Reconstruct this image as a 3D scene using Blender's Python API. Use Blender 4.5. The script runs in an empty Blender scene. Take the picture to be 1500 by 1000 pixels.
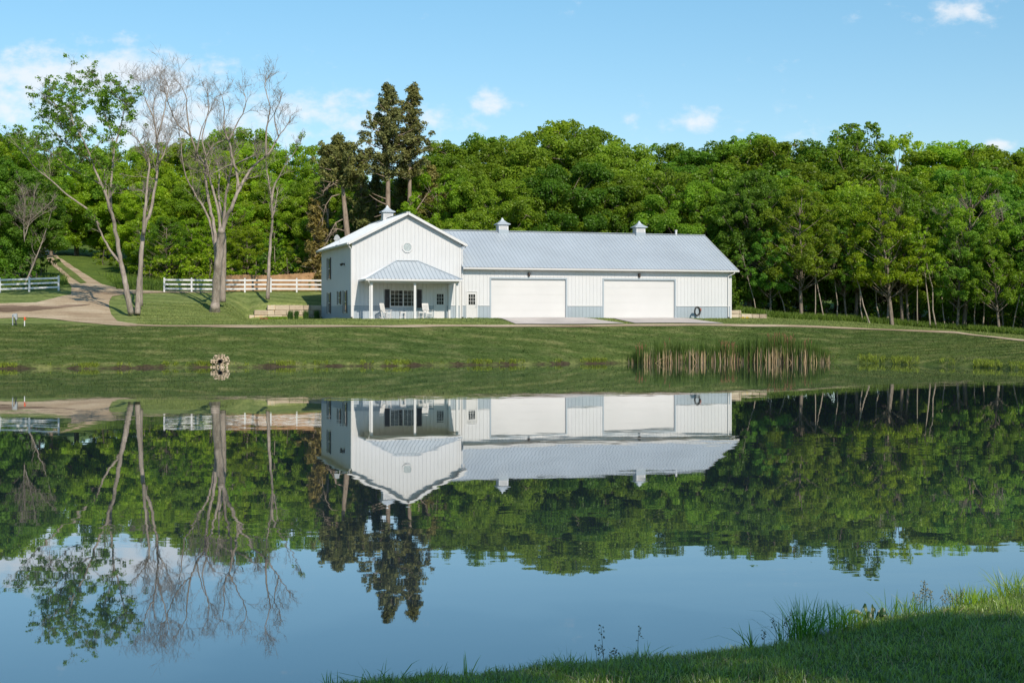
import bpy, bmesh, math, random
import numpy as np
from mathutils import Vector, Matrix
from mathutils.geometry import delaunay_2d_cdt

# ------------------------------------------------------------------ camera, sky, sun
scene = bpy.context.scene
COL = scene.collection
F = 2050.0            # focal length in pixels of the 1500 px wide photo
HY = 467.0            # horizon row
CAMZ = 3.0            # eye height over the pond
cam_d = bpy.data.cameras.new('camera')
cam = bpy.data.objects.new('camera', cam_d)
COL.objects.link(cam)
cam.location = (0, 0, CAMZ)
cam.rotation_euler = (math.radians(90), 0, 0)
cam_d.sensor_width = 36.0
cam_d.lens = 36.0 * F / 1500.0
cam_d.shift_y = (HY - 500.0) / 1500.0
cam_d.clip_start = 0.1
cam_d.clip_end = 3000
scene.camera = cam

SUN_AZ = math.radians(24.0)      # from -Y towards +X
SUN_EL = math.radians(38.0)
sdir = Vector((math.sin(SUN_AZ) * math.cos(SUN_EL), -math.cos(SUN_AZ) * math.cos(SUN_EL), math.sin(SUN_EL)))
sun_d = bpy.data.lights.new('sun', 'SUN')
sun_d.energy = 3.5
sun_d.angle = math.radians(0.6)
sun_d.color = (1.0, 0.89, 0.75)
sun = bpy.data.objects.new('sun', sun_d)
COL.objects.link(sun)
sun.rotation_euler = sdir.to_track_quat('Z', 'Y').to_euler()

scene.view_settings.view_transform = 'Standard'
scene.view_settings.look = 'None'
scene.view_settings.exposure = 0.45
scene.view_settings.gamma = 1.0
scene.render.engine = 'CYCLES'
scene.cycles.max_bounces = 9
scene.cycles.diffuse_bounces = 5
scene.cycles.glossy_bounces = 3
scene.cycles.transmission_bounces = 4
scene.cycles.transparent_max_bounces = 4
scene.cycles.caustics_reflective = False
scene.cycles.caustics_refractive = False

world = bpy.data.worlds.new('World')
scene.world = world
world.use_nodes = True


def build_world():
    nt = world.node_tree
    N, L = nt.nodes, nt.links
    N.clear()
    out = N.new('ShaderNodeOutputWorld')
    bg = N.new('ShaderNodeBackground')
    sky = N.new('ShaderNodeTexSky')
    sky.sky_type = 'NISHITA'
    sky.sun_disc = False
    sky.sun_elevation = SUN_EL
    # Blender: rotation 0 puts the sun at +Y, turning clockwise seen from above
    sky.sun_rotation = math.pi - SUN_AZ
    sky.altitude = 200
    sky.air_density = 1.0
    sky.dust_density = 0.0
    sky.ozone_density = 0.6
    geo = N.new('ShaderNodeTexCoord')
    sep = N.new('ShaderNodeSeparateXYZ')
    L.new(geo.outputs['Generated'], sep.inputs[0])

    def M(op, a, b=None, c=None):
        n = N.new('ShaderNodeMath')
        n.operation = op
        for i, v in enumerate((a, b, c)):
            if v is None:
                continue
            if isinstance(v, (int, float)):
                n.inputs[i].default_value = v
            else:
                L.new(v, n.inputs[i])
        return n.outputs[0]
    ysafe = M('MAXIMUM', sep.outputs['Y'], 0.05)
    az = M('DIVIDE', sep.outputs['X'], ysafe)
    el = M('DIVIDE', sep.outputs['Z'], ysafe)
    comb = N.new('ShaderNodeCombineXYZ')
    L.new(az, comb.inputs[0])
    L.new(M('MULTIPLY', el, 1.5), comb.inputs[1])
    noise = N.new('ShaderNodeTexNoise')
    L.new(comb.outputs[0], noise.inputs['Vector'])
    noise.inputs['Scale'].default_value = 60
    noise.inputs['Detail'].default_value = 7
    noise.inputs['Roughness'].default_value = 0.58
    noise2 = N.new('ShaderNodeTexNoise')
    L.new(comb.outputs[0], noise2.inputs['Vector'])
    noise2.inputs['Scale'].default_value = 17
    noise2.inputs['Detail'].default_value = 4
    total = None
    # wisps and puffs of cloud by direction: (azimuth px, elevation px, half width, half height, weight)
    for (cx, cy, w, h, k) in ((130, 108, 230, 38, 1.1), (60, 165, 220, 70, .85), (290, 180, 290, 60, .85), (450, 165, 120, 34, .85), (250, 125, 110, 40, .95),
                              (720, 146, 30, 22, .98), (645, 180, 60, 20, .75), (1030, 178, 40, 24, 1.15),
                              (1415, 16, 66, 20, .72), (1462, 213, 36, 12, .95), (925, 168, 20, 11, .6), (8, 96, 24, 14, .8),
                              (130, 62, 110, 18, .55), (1120, 5, 30, 10, .45), (560, 205, 90, 24, .6), (1100, 190, 200, 30, .35)):
        dx = M('MULTIPLY', M('SUBTRACT', az, (cx - 750) / F), F / w)
        dy = M('MULTIPLY', M('SUBTRACT', el, (HY - cy) / F), F / h)
        r2 = M('ADD', M('MULTIPLY', dx, dx), M('MULTIPLY', dy, dy))
        g = M('MULTIPLY', M('POWER', 2.718, M('MULTIPLY', r2, -0.9)), k)
        total = g if total is None else M('MAXIMUM', total, g)
    nn = M('ADD', M('MULTIPLY', noise.outputs['Fac'], 2.2), M('MULTIPLY', noise2.outputs['Fac'], 1.7))
    dens = M('SUBTRACT', M('ADD', M('MULTIPLY', total, 1.3), nn), 2.32)
    ramp = N.new('ShaderNodeMapRange')
    ramp.interpolation_type = 'SMOOTHSTEP'
    L.new(dens, ramp.inputs['Value'])
    ramp.inputs['From Min'].default_value = 0.0
    ramp.inputs['From Max'].default_value = 1.15
    ramp.inputs['To Max'].default_value = 0.8
    hs = N.new('ShaderNodeMixRGB')
    hs.blend_type = 'MULTIPLY'
    hs.inputs['Fac'].default_value = 1
    L.new(sky.outputs[0], hs.inputs['Color1'])
    tr = N.new('ShaderNodeValToRGB')
    tr.color_ramp.elements[0].position = 0.0
    tr.color_ramp.elements[0].color = (.74, .74, .80, 1)
    tr.color_ramp.elements[1].position = .24
    tr.color_ramp.elements[1].color = (.72, 1.03, 1.07, 1)
    L.new(sep.outputs['Z'], tr.inputs['Fac'])
    L.new(tr.outputs[0], hs.inputs['Color2'])
    mix = N.new('ShaderNodeMixRGB')
    L.new(M('MULTIPLY', ramp.outputs[0], M('GREATER_THAN', sep.outputs['Y'], 0.05)), mix.inputs['Fac'])
    L.new(hs.outputs[0], mix.inputs['Color1'])
    mix.inputs['Color2'].default_value = (7.0, 7.2, 7.5, 1)
    L.new(mix.outputs[0], bg.inputs['Color'])
    bg.inputs['Strength'].default_value = 0.098
    L.new(bg.outputs[0], out.inputs['Surface'])


build_world()


# ------------------------------------------------------------------ helpers
def W(x, y, D):
    """a point of the place from its bearing (photo pixel) and its distance"""
    return Vector(((x - 750) / F * D, D, CAMZ + (HY - y) / F * D))


def link(o, parent=None):
    COL.objects.link(o)
    if parent is not None:
        o.parent = parent
    return o


def tag(o, label=None, cat=None, group=None, kind=None):
    if label:
        o['label'] = label
    if cat:
        o['category'] = cat
    if group:
        o['group'] = group
    if kind:
        o['kind'] = kind
    return o


def empty(name, loc=(0, 0, 0), rz=0.0):
    o = bpy.data.objects.new(name, None)
    o.empty_display_size = 0.3
    o.location = loc
    o.rotation_euler = (0, 0, rz)
    return link(o)


def np_mesh(name, verts, faces_list, mats, attrs=None, smooth=False, mat_idx=None):
    """faces_list: list of int arrays (n,3) or (n,4)"""
    me = bpy.data.meshes.new(name)
    verts = np.asarray(verts, dtype=np.float32)
    me.vertices.add(len(verts))
    me.vertices.foreach_set('co', verts.ravel())
    faces_list = [np.asarray(f, dtype=np.int32) for f in faces_list if len(f)]
    idx = np.concatenate([f.ravel() for f in faces_list])
    tot = np.concatenate([np.full(len(f), f.shape[1], dtype=np.int32) for f in faces_list])
    start = np.concatenate([[0], np.cumsum(tot)[:-1]]).astype(np.int32)
    me.loops.add(len(idx))
    me.loops.foreach_set('vertex_index', idx)
    me.polygons.add(len(tot))
    me.polygons.foreach_set('loop_start', start)
    if smooth:
        me.polygons.foreach_set('use_smooth', np.ones(len(tot), dtype=bool))
    for m in (mats if isinstance(mats, (list, tuple)) else [mats]):
        me.materials.append(m)
    if mat_idx is not None:
        me.polygons.foreach_set('material_index', np.asarray(mat_idx, dtype=np.int32))
    me.update(calc_edges=True)
    for an, (dom, arr) in (attrs or {}).items():
        a = me.attributes.new(an, 'FLOAT', dom)
        a.data.foreach_set('value', np.asarray(arr, dtype=np.float32))
    return me


class MB:
    """collects boxes, bars, tubes and polygons that make ONE mesh"""

    def __init__(s):
        s.v = []
        s.f = []

    def add(s, vs, fs):
        b = len(s.v)
        s.v.extend([tuple(p) for p in vs])
        s.f.extend([[b + i for i in f] for f in fs])

    def box(s, x0, x1, y0, y1, z0, z1):
        s.add([(x0, y0, z0), (x1, y0, z0), (x1, y1, z0), (x0, y1, z0), (x0, y0, z1), (x1, y0, z1), (x1, y1, z1), (x0, y1, z1)],
              [(0, 3, 2, 1), (4, 5, 6, 7), (0, 1, 5, 4), (1, 2, 6, 5), (2, 3, 7, 6), (3, 0, 4, 7)])

    def bar(s, p, q, w, h, up=(0, 0, 1)):
        """rectangular bar from p to q"""
        p, q = Vector(p), Vector(q)
        d = (q - p).normalized()
        side = d.cross(Vector(up))
        if side.length < 1e-4:
            side = Vector((1, 0, 0))
        side.normalize()
        u = side.cross(d).normalized()
        vs = []
        for c in (p, q):
            for a, b in ((-1, -1), (1, -1), (1, 1), (-1, 1)):
                vs.append(c + side * a * w / 2 + u * b * h / 2)
        s.add(vs, [(0, 1, 2, 3), (7, 6, 5, 4), (0, 4, 5, 1), (1, 5, 6, 2), (2, 6, 7, 3), (3, 7, 4, 0)])

    def tube(s, pts, rs, n=8, cap=True):
        pts = [Vector(p) for p in pts]
        if not isinstance(rs, (list, tuple)):
            rs = [rs] * len(pts)
        b = len(s.v)
        ref = Vector((0.3, 0.9, 0.2)).normalized()
        for i, p in enumerate(pts):
            d = (pts[min(i + 1, len(pts) - 1)] - pts[max(i - 1, 0)])
            d = d.normalized() if d.length > 1e-9 else Vector((0, 0, 1))
            a = d.cross(ref)
            if a.length < 0.05:
                a = d.cross(Vector((1, 0, 0)))
            a.normalize()
            c = d.cross(a)
            for k in range(n):
                t = 2 * math.pi * k / n
                s.v.append(tuple(p + (a * math.cos(t) + c * math.sin(t)) * rs[i]))
        for i in range(len(pts) - 1):
            for k in range(n):
                k2 = (k + 1) % n
                s.f.append([b + i * n + k, b + i * n + k2, b + (i + 1) * n + k2, b + (i + 1) * n + k])
        if cap:
            s.f.append([b + k for k in range(n)][::-1])
            s.f.append([b + (len(pts) - 1) * n + k for k in range(n)])

    def prism(s, poly, y0, y1):
        """polygon in x,z pushed from y0 to y1"""
        n = len(poly)
        vs = [(x, y0, z) for x, z in poly] + [(x, y1, z) for x, z in poly]
        s.add(vs, [tuple(range(n)), tuple(range(2 * n - 1, n - 1, -1))] + [(i, i + n, (i + 1) % n + n, (i + 1) % n) for i in range(n)])

    def mesh(s, name, mat, smooth=False):
        me = bpy.data.meshes.new(name)
        me.from_pydata(s.v, [], s.f)
        me.materials.append(mat)
        bm = bmesh.new()
        bm.from_mesh(me)
        bmesh.ops.recalc_face_normals(bm, faces=bm.faces)
        bm.to_mesh(me)
        bm.free()
        if smooth:
            me.polygons.foreach_set('use_smooth', [True] * len(me.polygons))
        me.update()
        return me

    def build(s, name, mat, parent=None, smooth=False, bevel=0.0):
        o = bpy.data.objects.new(name, s.mesh(name, mat, smooth))
        link(o, parent)
        if bevel:
            m = o.modifiers.new('edge', 'BEVEL')
            m.width = bevel
            m.segments = 2
            m.limit_method = 'ANGLE'
        return o


def copy_tree(o, parent=None):
    c = o.copy()
    COL.objects.link(c)
    if parent is not None:
        c.parent = parent
    for ch in list(o.children):
        copy_tree(ch, c)
    return c


# ------------------------------------------------------------------ materials
def new_mat(name):
    m = bpy.data.materials.new(name)
    m.use_nodes = True
    nt = m.node_tree
    nt.nodes.clear()
    out = nt.nodes.new('ShaderNodeOutputMaterial')
    return m, nt.nodes, nt.links, out


def noise_node(N, L, scale, detail=4, rough=0.55, vec=None, coord='Object', stretch=None):
    n = N.new('ShaderNodeTexNoise')
    n.inputs['Scale'].default_value = scale
    n.inputs['Detail'].default_value = detail
    n.inputs['Roughness'].default_value = rough
    if vec is None:
        tc = N.new('ShaderNodeTexCoord')
        vec = tc.outputs[coord]
    if stretch:
        mp = N.new('ShaderNodeMapping')
        mp.inputs['Scale'].default_value = stretch
        L.new(vec, mp.inputs['Vector'])
        vec = mp.outputs[0]
    L.new(vec, n.inputs['Vector'])
    return n


def ramp_node(N, L, fac, stops):
    r = N.new('ShaderNodeValToRGB')
    e = r.color_ramp.elements
    while len(e) < len(stops):
        e.new(0.5)
    for i, (p, c) in enumerate(stops):
        e[i].position = p
        e[i].color = (*c, 1) if len(c) == 3 else c
    L.new(fac, r.inputs['Fac'])
    return r


def simple_mat(name, col, rough=0.6, metal=0.0, var=0.12, scale=3.0, bump=0.0, spec=0.5, var2=None):
    """painted or natural surface with a little uneven tone of its own"""
    m, N, L, out = new_mat(name)
    p = N.new('ShaderNodeBsdfPrincipled')
    n = noise_node(N, L, scale, 5)
    c0 = tuple(max(0, c * (1 - var)) for c in col)
    c1 = tuple(min(1, c * (1 + var)) for c in col) if var2 is None else var2
    r = ramp_node(N, L, n.outputs['Fac'], [(0.3, c0), (0.7, c1)])
    L.new(r.outputs['Color'], p.inputs['Base Color'])
    p.inputs['Roughness'].default_value = rough
    p.inputs['Metallic'].default_value = metal
    p.inputs['Specular IOR Level'].default_value = spec
    if bump:
        b = N.new('ShaderNodeBump')
        b.inputs['Strength'].default_value = 0.6
        b.inputs['Distance'].default_value = bump
        n2 = noise_node(N, L, scale * 6, 4)
        L.new(n2.outputs['Fac'], b.inputs['Height'])
        L.new(b.outputs[0], p.inputs['Normal'])
    L.new(p.outputs[0], out.inputs['Surface'])
    return m


def leaf_mat(name, col, trans, tw=0.35, spread=0.35, gloss=.012):
    """leaf: diffuse + light let through; tone varies per leaf (tint), per tree (object colour)"""
    m, N, L, out = new_mat(name)
    at = N.new('ShaderNodeAttribute')
    at.attribute_name = 'tint'
    oi = N.new('ShaderNodeObjectInfo')

    def tone(c):
        hs = N.new('ShaderNodeMixRGB')
        hs.blend_type = 'MIX'
        hs.inputs['Color1'].default_value = (c[0] * (1 - spread), c[1] * (1 - spread), c[2] * (1 - spread * .6), 1)
        hs.inputs['Color2'].default_value = (c[0] * (1 + spread * 1.25), c[1] * (1 + spread), c[2] * (1 + spread * .6), 1)
        L.new(at.outputs['Fac'], hs.inputs['Fac'])
        mu = N.new('ShaderNodeMixRGB')
        mu.blend_type = 'MULTIPLY'
        mu.inputs['Fac'].default_value = 1
        L.new(hs.outputs[0], mu.inputs['Color1'])
        L.new(oi.outputs['Color'], mu.inputs['Color2'])
        return mu.outputs[0]
    d = N.new('ShaderNodeBsdfDiffuse')
    t = N.new('ShaderNodeBsdfTranslucent')
    g = N.new('ShaderNodeBsdfGlossy')
    g.inputs['Roughness'].default_value = 0.45
    g.inputs['Color'].default_value = (1, 1, 1, 1)
    L.new(tone(col), d.inputs['Color'])
    L.new(tone(trans), t.inputs['Color'])
    m1 = N.new('ShaderNodeMixShader')
    m1.inputs[0].default_value = tw
    L.new(d.outputs[0], m1.inputs[1])
    L.new(t.outputs[0], m1.inputs[2])
    m2 = N.new('ShaderNodeMixShader')
    m2.inputs[0].default_value = gloss
    L.new(m1.outputs[0], m2.inputs[1])
    L.new(g.outputs[0], m2.inputs[2])
    L.new(m2.outputs[0], out.inputs['Surface'])
    return m


def bark_mat(name, c0, c1, scale=5):
    m, N, L, out = new_mat(name)
    p = N.new('ShaderNodeBsdfPrincipled')
    n = noise_node(N, L, scale, 6, 0.7, stretch=(1, 1, 0.25))
    r = ramp_node(N, L, n.outputs['Fac'], [(0.32, c0), (0.66, c1)])
    L.new(r.outputs[0], p.inputs['Base Color'])
    p.inputs['Roughness'].default_value = 0.9
    p.inputs['Specular IOR Level'].default_value = 0.2
    b = N.new('ShaderNodeBump')
    b.inputs['Distance'].default_value = 0.05
    b.inputs['Strength'].default_value = 0.8
    L.new(n.outputs['Fac'], b.inputs['Height'])
    L.new(b.outputs[0], p.inputs['Normal'])
    L.new(p.outputs[0], out.inputs['Surface'])
    return m


MAT = {}
MAT['leaf'] = leaf_mat('leaf', (.16, .275, .024), (.32, .5, .03), .48, .32)
MAT['leaf_dark'] = leaf_mat('leaf_dark', (.05, .11, .022), (.09, .18, .02), .35)
MAT['cedar'] = leaf_mat('cedar_needles', (.20, .225, .08), (.28, .3, .095), .38)
MAT['grass_blade'] = leaf_mat('grass_blade', (.19, .31, .04), (.29, .46, .04), .4, .7, .09)
MAT['grass_tuft'] = leaf_mat('grass_tuft', (.15, .3, .03), (.26, .48, .04), .45, .4, .04)
MAT['reed'] = leaf_mat('reed', (.085, .145, .03), (.12, .2, .03), .35, .4)
MAT['straw'] = leaf_mat('straw', (.52, .41, .26), (.4, .3, .17), .25, .4)
MAT['seed'] = leaf_mat('seed', (.24, .13, .06), (.1, .05, .02), .1, .4)
MAT['bark'] = bark_mat('bark', (.085, .07, .056), (.27, .225, .18))
MAT['bark_pale'] = bark_mat('bark_pale', (.15, .125, .1), (.42, .36, .29))
MAT['bark_grey'] = bark_mat('bark_grey', (.17, .14, .115), (.40, .345, .29))
MAT['bark_cedar'] = bark_mat('bark_cedar', (.15, .115, .085), (.36, .285, .22))
MAT['white_metal'] = simple_mat('white_metal', (0.588, 0.596, 0.605), .42, 0, .03, .6)
MAT['white_trim'] = simple_mat('white_trim', (0.622, 0.622, 0.622), .45, 0, .03, .8)
MAT['white_door'] = simple_mat('white_door', (0.588, 0.588, 0.584), .5, 0, .03, .5)
MAT['grey_metal'] = simple_mat('grey_metal', (.33, .385, .43), .45, 0, .06, .6)
MAT['roof_metal'] = simple_mat('roof_metal', (.435, .49, .535), .42, .1, .07, .35)
MAT['shutter'] = simple_mat('shutter', (.055, .05, .055), .55, 0, .12)
MAT['dark_lamp'] = simple_mat('dark_lamp', (.05, .038, .034), .45, 0, .15)
MAT['concrete'] = simple_mat('concrete', (.50, .455, .42), .9, 0, .16, .55, .004)
MAT['vinyl'] = simple_mat('vinyl', (0.689, 0.689, 0.697), .4, 0, .02)
MAT['wood_fence'] = simple_mat('wood_fence', (.36, .205, .095), .8, 0, .3, 2.2, var2=(.5, .31, .16))
MAT['chair_paint'] = simple_mat('chair_paint', (0.655, 0.647, 0.638), .5, 0, .05)
MAT['rubber'] = simple_mat('rubber', (.03, .032, .033), .5, 0, .3, 20)
MAT['orange'] = simple_mat('orange_plastic', (.75, .12, .04), .5, 0, .1)
MAT['red_brown'] = simple_mat('red_plastic', (.36, .09, .05), .5, 0, .1)
MAT['galv'] = simple_mat('galvanised', (.42, .44, .46), .45, .5, .15, 8)
MAT['void'] = simple_mat('pipe_inside', (.008, .008, .008), .9, 0, .2)
MAT['white_rock'] = simple_mat('white_rock', (.6, .58, .55), .85, 0, .2, 12, .01)


def glass_mat(name='window_glass', col=(.012, .014, .017)):
    m, N, L, out = new_mat(name)
    p = N.new('ShaderNodeBsdfPrincipled')
    p.inputs['Base Color'].default_value = (*col, 1)
    p.inputs['Roughness'].default_value = 0.04
    n = noise_node(N, L, 1.5, 2)
    b = N.new('ShaderNodeBump')
    b.inputs['Distance'].default_value = 0.004
    L.new(n.outputs['Fac'], b.inputs['Height'])
    L.new(b.outputs[0], p.inputs['Normal'])
    L.new(p.outputs[0], out.inputs['Surface'])
    return m


MAT['glass'] = glass_mat()


def stone_mat():
    m, N, L, out = new_mat('limestone')
    p = N.new('ShaderNodeBsdfPrincipled')
    at = N.new('ShaderNodeAttribute')
    at.attribute_name = 'tint'
    n = noise_node(N, L, 4, 6, .65)
    ad = N.new('ShaderNodeMath')
    ad.operation = 'MULTIPLY_ADD'
    L.new(n.outputs['Fac'], ad.inputs[0])
    ad.inputs[1].default_value = .6
    L.new(at.outputs['Fac'], ad.inputs[2])
    r = ramp_node(N, L, ad.outputs[0], [(0.2, (.28, .215, .15)), (0.5, (.47, .385, .285)), (0.8, (.58, .5, .385)), (1.0, (.6, .38, .16))])
    L.new(r.outputs[0], p.inputs['Base Color'])
    p.inputs['Roughness'].default_value = .9
    b = N.new('ShaderNodeBump')
    b.inputs['Distance'].default_value = .05
    L.new(n.outputs['Fac'], b.inputs['Height'])
    L.new(b.outputs[0], p.inputs['Normal'])
    L.new(p.outputs[0], out.inputs['Surface'])
    return m


MAT['stone'] = stone_mat()


def ground_mat():
    m, N, L, out = new_mat('lawn_ground')
    p = N.new('ShaderNodeBsdfPrincipled')
    p.inputs['Roughness'].default_value = 0.95
    p.inputs['Specular IOR Level'].default_value = 0.1

    def attr(nm):
        a = N.new('ShaderNodeAttribute')
        a.attribute_name = nm
        return a.outputs['Fac']

    def mixc(f, a, b, bt='MIX'):
        x = N.new('ShaderNodeMixRGB')
        x.blend_type = bt
        for i, v in ((0, f), (1, a), (2, b)):
            if isinstance(v, (int, float)):
                x.inputs[i].default_value = v
            elif isinstance(v, tuple):
                x.inputs[i].default_value = (*v, 1)
            else:
                L.new(v, x.inputs[i])
        return x.outputs[0]
    big = noise_node(N, L, 0.16, 5, .6, stretch=(.6, 1.3, 1))
    mid = noise_node(N, L, 1.1, 5, .65, stretch=(.5, 1.0, 1))
    fine = noise_node(N, L, 7.0, 4, .7, stretch=(.6, .7, 1))
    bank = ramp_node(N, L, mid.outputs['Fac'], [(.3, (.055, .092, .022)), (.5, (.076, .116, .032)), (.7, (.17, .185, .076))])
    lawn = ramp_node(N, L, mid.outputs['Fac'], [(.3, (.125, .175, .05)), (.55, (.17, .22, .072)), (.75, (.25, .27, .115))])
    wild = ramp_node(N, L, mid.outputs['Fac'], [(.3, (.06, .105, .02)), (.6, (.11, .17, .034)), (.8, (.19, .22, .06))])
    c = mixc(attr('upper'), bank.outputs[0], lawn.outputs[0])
    # mowing passes
    wv = N.new('ShaderNodeTexWave')
    wv.bands_direction = 'Y'
    wv.inputs['Scale'].default_value = .16
    wv.inputs['Distortion'].default_value = 5
    wv.inputs['Detail'].default_value = 2
    wv.inputs['Detail Scale'].default_value = .35
    tc = N.new('ShaderNodeTexCoord')
    L.new(tc.outputs['Object'], wv.inputs['Vector'])
    st = ramp_node(N, L, wv.outputs['Fac'], [(.3, (.84, .86, .82)), (.7, (1.13, 1.1, 1.1))])
    c = mixc(0.75, c, mixc(1.0, c, st.outputs[0], 'MULTIPLY'))
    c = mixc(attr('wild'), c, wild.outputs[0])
    bg = ramp_node(N, L, big.outputs['Fac'], [(.3, (.8, .86, .85)), (.7, (1.2, 1.12, 1.1))])
    c = mixc(1.0, c, bg.outputs[0], 'MULTIPLY')
    fn = ramp_node(N, L, fine.outputs['Fac'], [(.32, (.6, .65, .6)), (.68, (1.4, 1.33, 1.3))])
    c = mixc(1.0, c, fn.outputs[0], 'MULTIPLY')
    soil = ramp_node(N, L, fine.outputs['Fac'], [(.3, (.032, .026, .016)), (.7, (.08, .064, .04))])
    sm = N.new('ShaderNodeMath')
    sm.operation = 'MULTIPLY_ADD'
    L.new(mid.outputs['Fac'], sm.inputs[0])
    sm.inputs[1].default_value = -1.6
    L.new(attr('soil'), sm.inputs[2])
    sm2 = N.new('ShaderNodeMapRange')
    L.new(sm.outputs[0], sm2.inputs['Value'])
    sm2.inputs['From Min'].default_value = -.12
    sm2.inputs['From Max'].default_value = .1
    c = mixc(sm2.outputs[0], c, soil.outputs[0])
    L.new(c, p.inputs['Base Color'])
    b = N.new('ShaderNodeBump')
    b.inputs['Distance'].default_value = .06
    b.inputs['Strength'].default_value = .7
    L.new(fine.outputs['Fac'], b.inputs['Height'])
    L.new(b.outputs[0], p.inputs['Normal'])
    L.new(p.outputs[0], out.inputs['Surface'])
    return m


MAT['ground'] = ground_mat()


def gravel_mat(name, c0, c1, c2):
    m, N, L, out = new_mat(name)
    p = N.new('ShaderNodeBsdfPrincipled')
    p.inputs['Roughness'].default_value = .95
    p.inputs['Specular IOR Level'].default_value = .1
    n = noise_node(N, L, .35, 6, .65, stretch=(.45, 1, 1))
    f = noise_node(N, L, 9, 3, .7)
    r = ramp_node(N, L, n.outputs['Fac'], [(.3, c0), (.5, c1), (.7, c2)])
    r2 = ramp_node(N, L, f.outputs['Fac'], [(.3, (.75, .75, .75)), (.7, (1.25, 1.25, 1.25))])
    x = N.new('ShaderNodeMixRGB')
    x.blend_type = 'MULTIPLY'
    x.inputs[0].default_value = 1
    L.new(r.outputs[0], x.inputs[1])
    L.new(r2.outputs[0], x.inputs[2])
    L.new(x.outputs[0], p.inputs['Base Color'])
    b = N.new('ShaderNodeBump')
    b.inputs['Distance'].default_value = .03
    L.new(f.outputs['Fac'], b.inputs['Height'])
    L.new(b.outputs[0], p.inputs['Normal'])
    L.new(p.outputs[0], out.inputs['Surface'])
    return m


MAT['gravel'] = gravel_mat('gravel', (.25, .175, .11), (.41, .32, .215), (.54, .45, .325))


def water_mat():
    m, N, L, out = new_mat('pond_water')
    body = N.new('ShaderNodeBsdfDiffuse')
    body.inputs['Color'].default_value = (.02, .034, .045, 1)
    gl = N.new('ShaderNodeBsdfGlossy')
    gl.inputs['Roughness'].default_value = 0.012
    gl.inputs['Color'].default_value = (.97, .98, .98, 1)
    lw = N.new('ShaderNodeLayerWeight')
    lw.inputs['Blend'].default_value = .5
    pw = N.new('ShaderNodeMath')
    pw.operation = 'POWER'
    L.new(lw.outputs['Facing'], pw.inputs[0])
    pw.inputs[1].default_value = 3.45
    fr = N.new('ShaderNodeMapRange')
    fr.inputs['To Min'].default_value = .03
    fr.inputs['To Max'].default_value = 1.0
    L.new(pw.outputs[0], fr.inputs['Value'])
    p = N.new('ShaderNodeMixShader')
    L.new(fr.outputs[0], p.inputs[0])
    L.new(body.outputs[0], p.inputs[1])
    L.new(gl.outputs[0], p.inputs[2])
    tc = N.new('ShaderNodeTexCoord')

    def vm(op, a, b):
        v = N.new('ShaderNodeVectorMath')
        v.operation = op
        for i, x in enumerate((a, b)):
            if isinstance(x, tuple):
                v.inputs[i].default_value = x
            else:
                L.new(x, v.inputs[i])
        return v.outputs[0]
    n1 = noise_node(N, L, 1.0, 2, .5, vec=tc.outputs['Object'], stretch=(.55, 1.6, 1))
    n2 = noise_node(N, L, 4.0, 2, .5, vec=tc.outputs['Object'], stretch=(.6, 1.5, 1))
    big = noise_node(N, L, .055, 3, .5, vec=tc.outputs['Object'], stretch=(.6, 1.6, 1))
    patch = N.new('ShaderNodeMapRange')
    patch.interpolation_type = 'SMOOTHSTEP'
    patch.inputs['From Min'].default_value = .46
    patch.inputs['From Max'].default_value = .66
    patch.inputs['To Min'].default_value = .5
    patch.inputs['To Max'].default_value = 1.9
    L.new(big.outputs['Fac'], patch.inputs['Value'])
    a = vm('MULTIPLY', vm('SUBTRACT', n1.outputs['Color'], (.5, .5, .5)), (.0035, .0075, 0))
    b = vm('MULTIPLY', vm('SUBTRACT', n2.outputs['Color'], (.5, .5, .5)), (.0025, .005, 0))
    s = vm('ADD', a, b)
    sc = N.new('ShaderNodeVectorMath')
    sc.operation = 'SCALE'
    L.new(s, sc.inputs[0])
    L.new(patch.outputs[0], sc.inputs['Scale'])
    nv = N.new('ShaderNodeVectorMath')
    nv.operation = 'NORMALIZE'
    L.new(vm('ADD', sc.outputs[0], (0, 0, 1)), nv.inputs[0])
    L.new(nv.outputs[0], gl.inputs['Normal'])
    L.new(p.outputs[0], out.inputs['Surface'])
    return m


MAT['water'] = water_mat()

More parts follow.
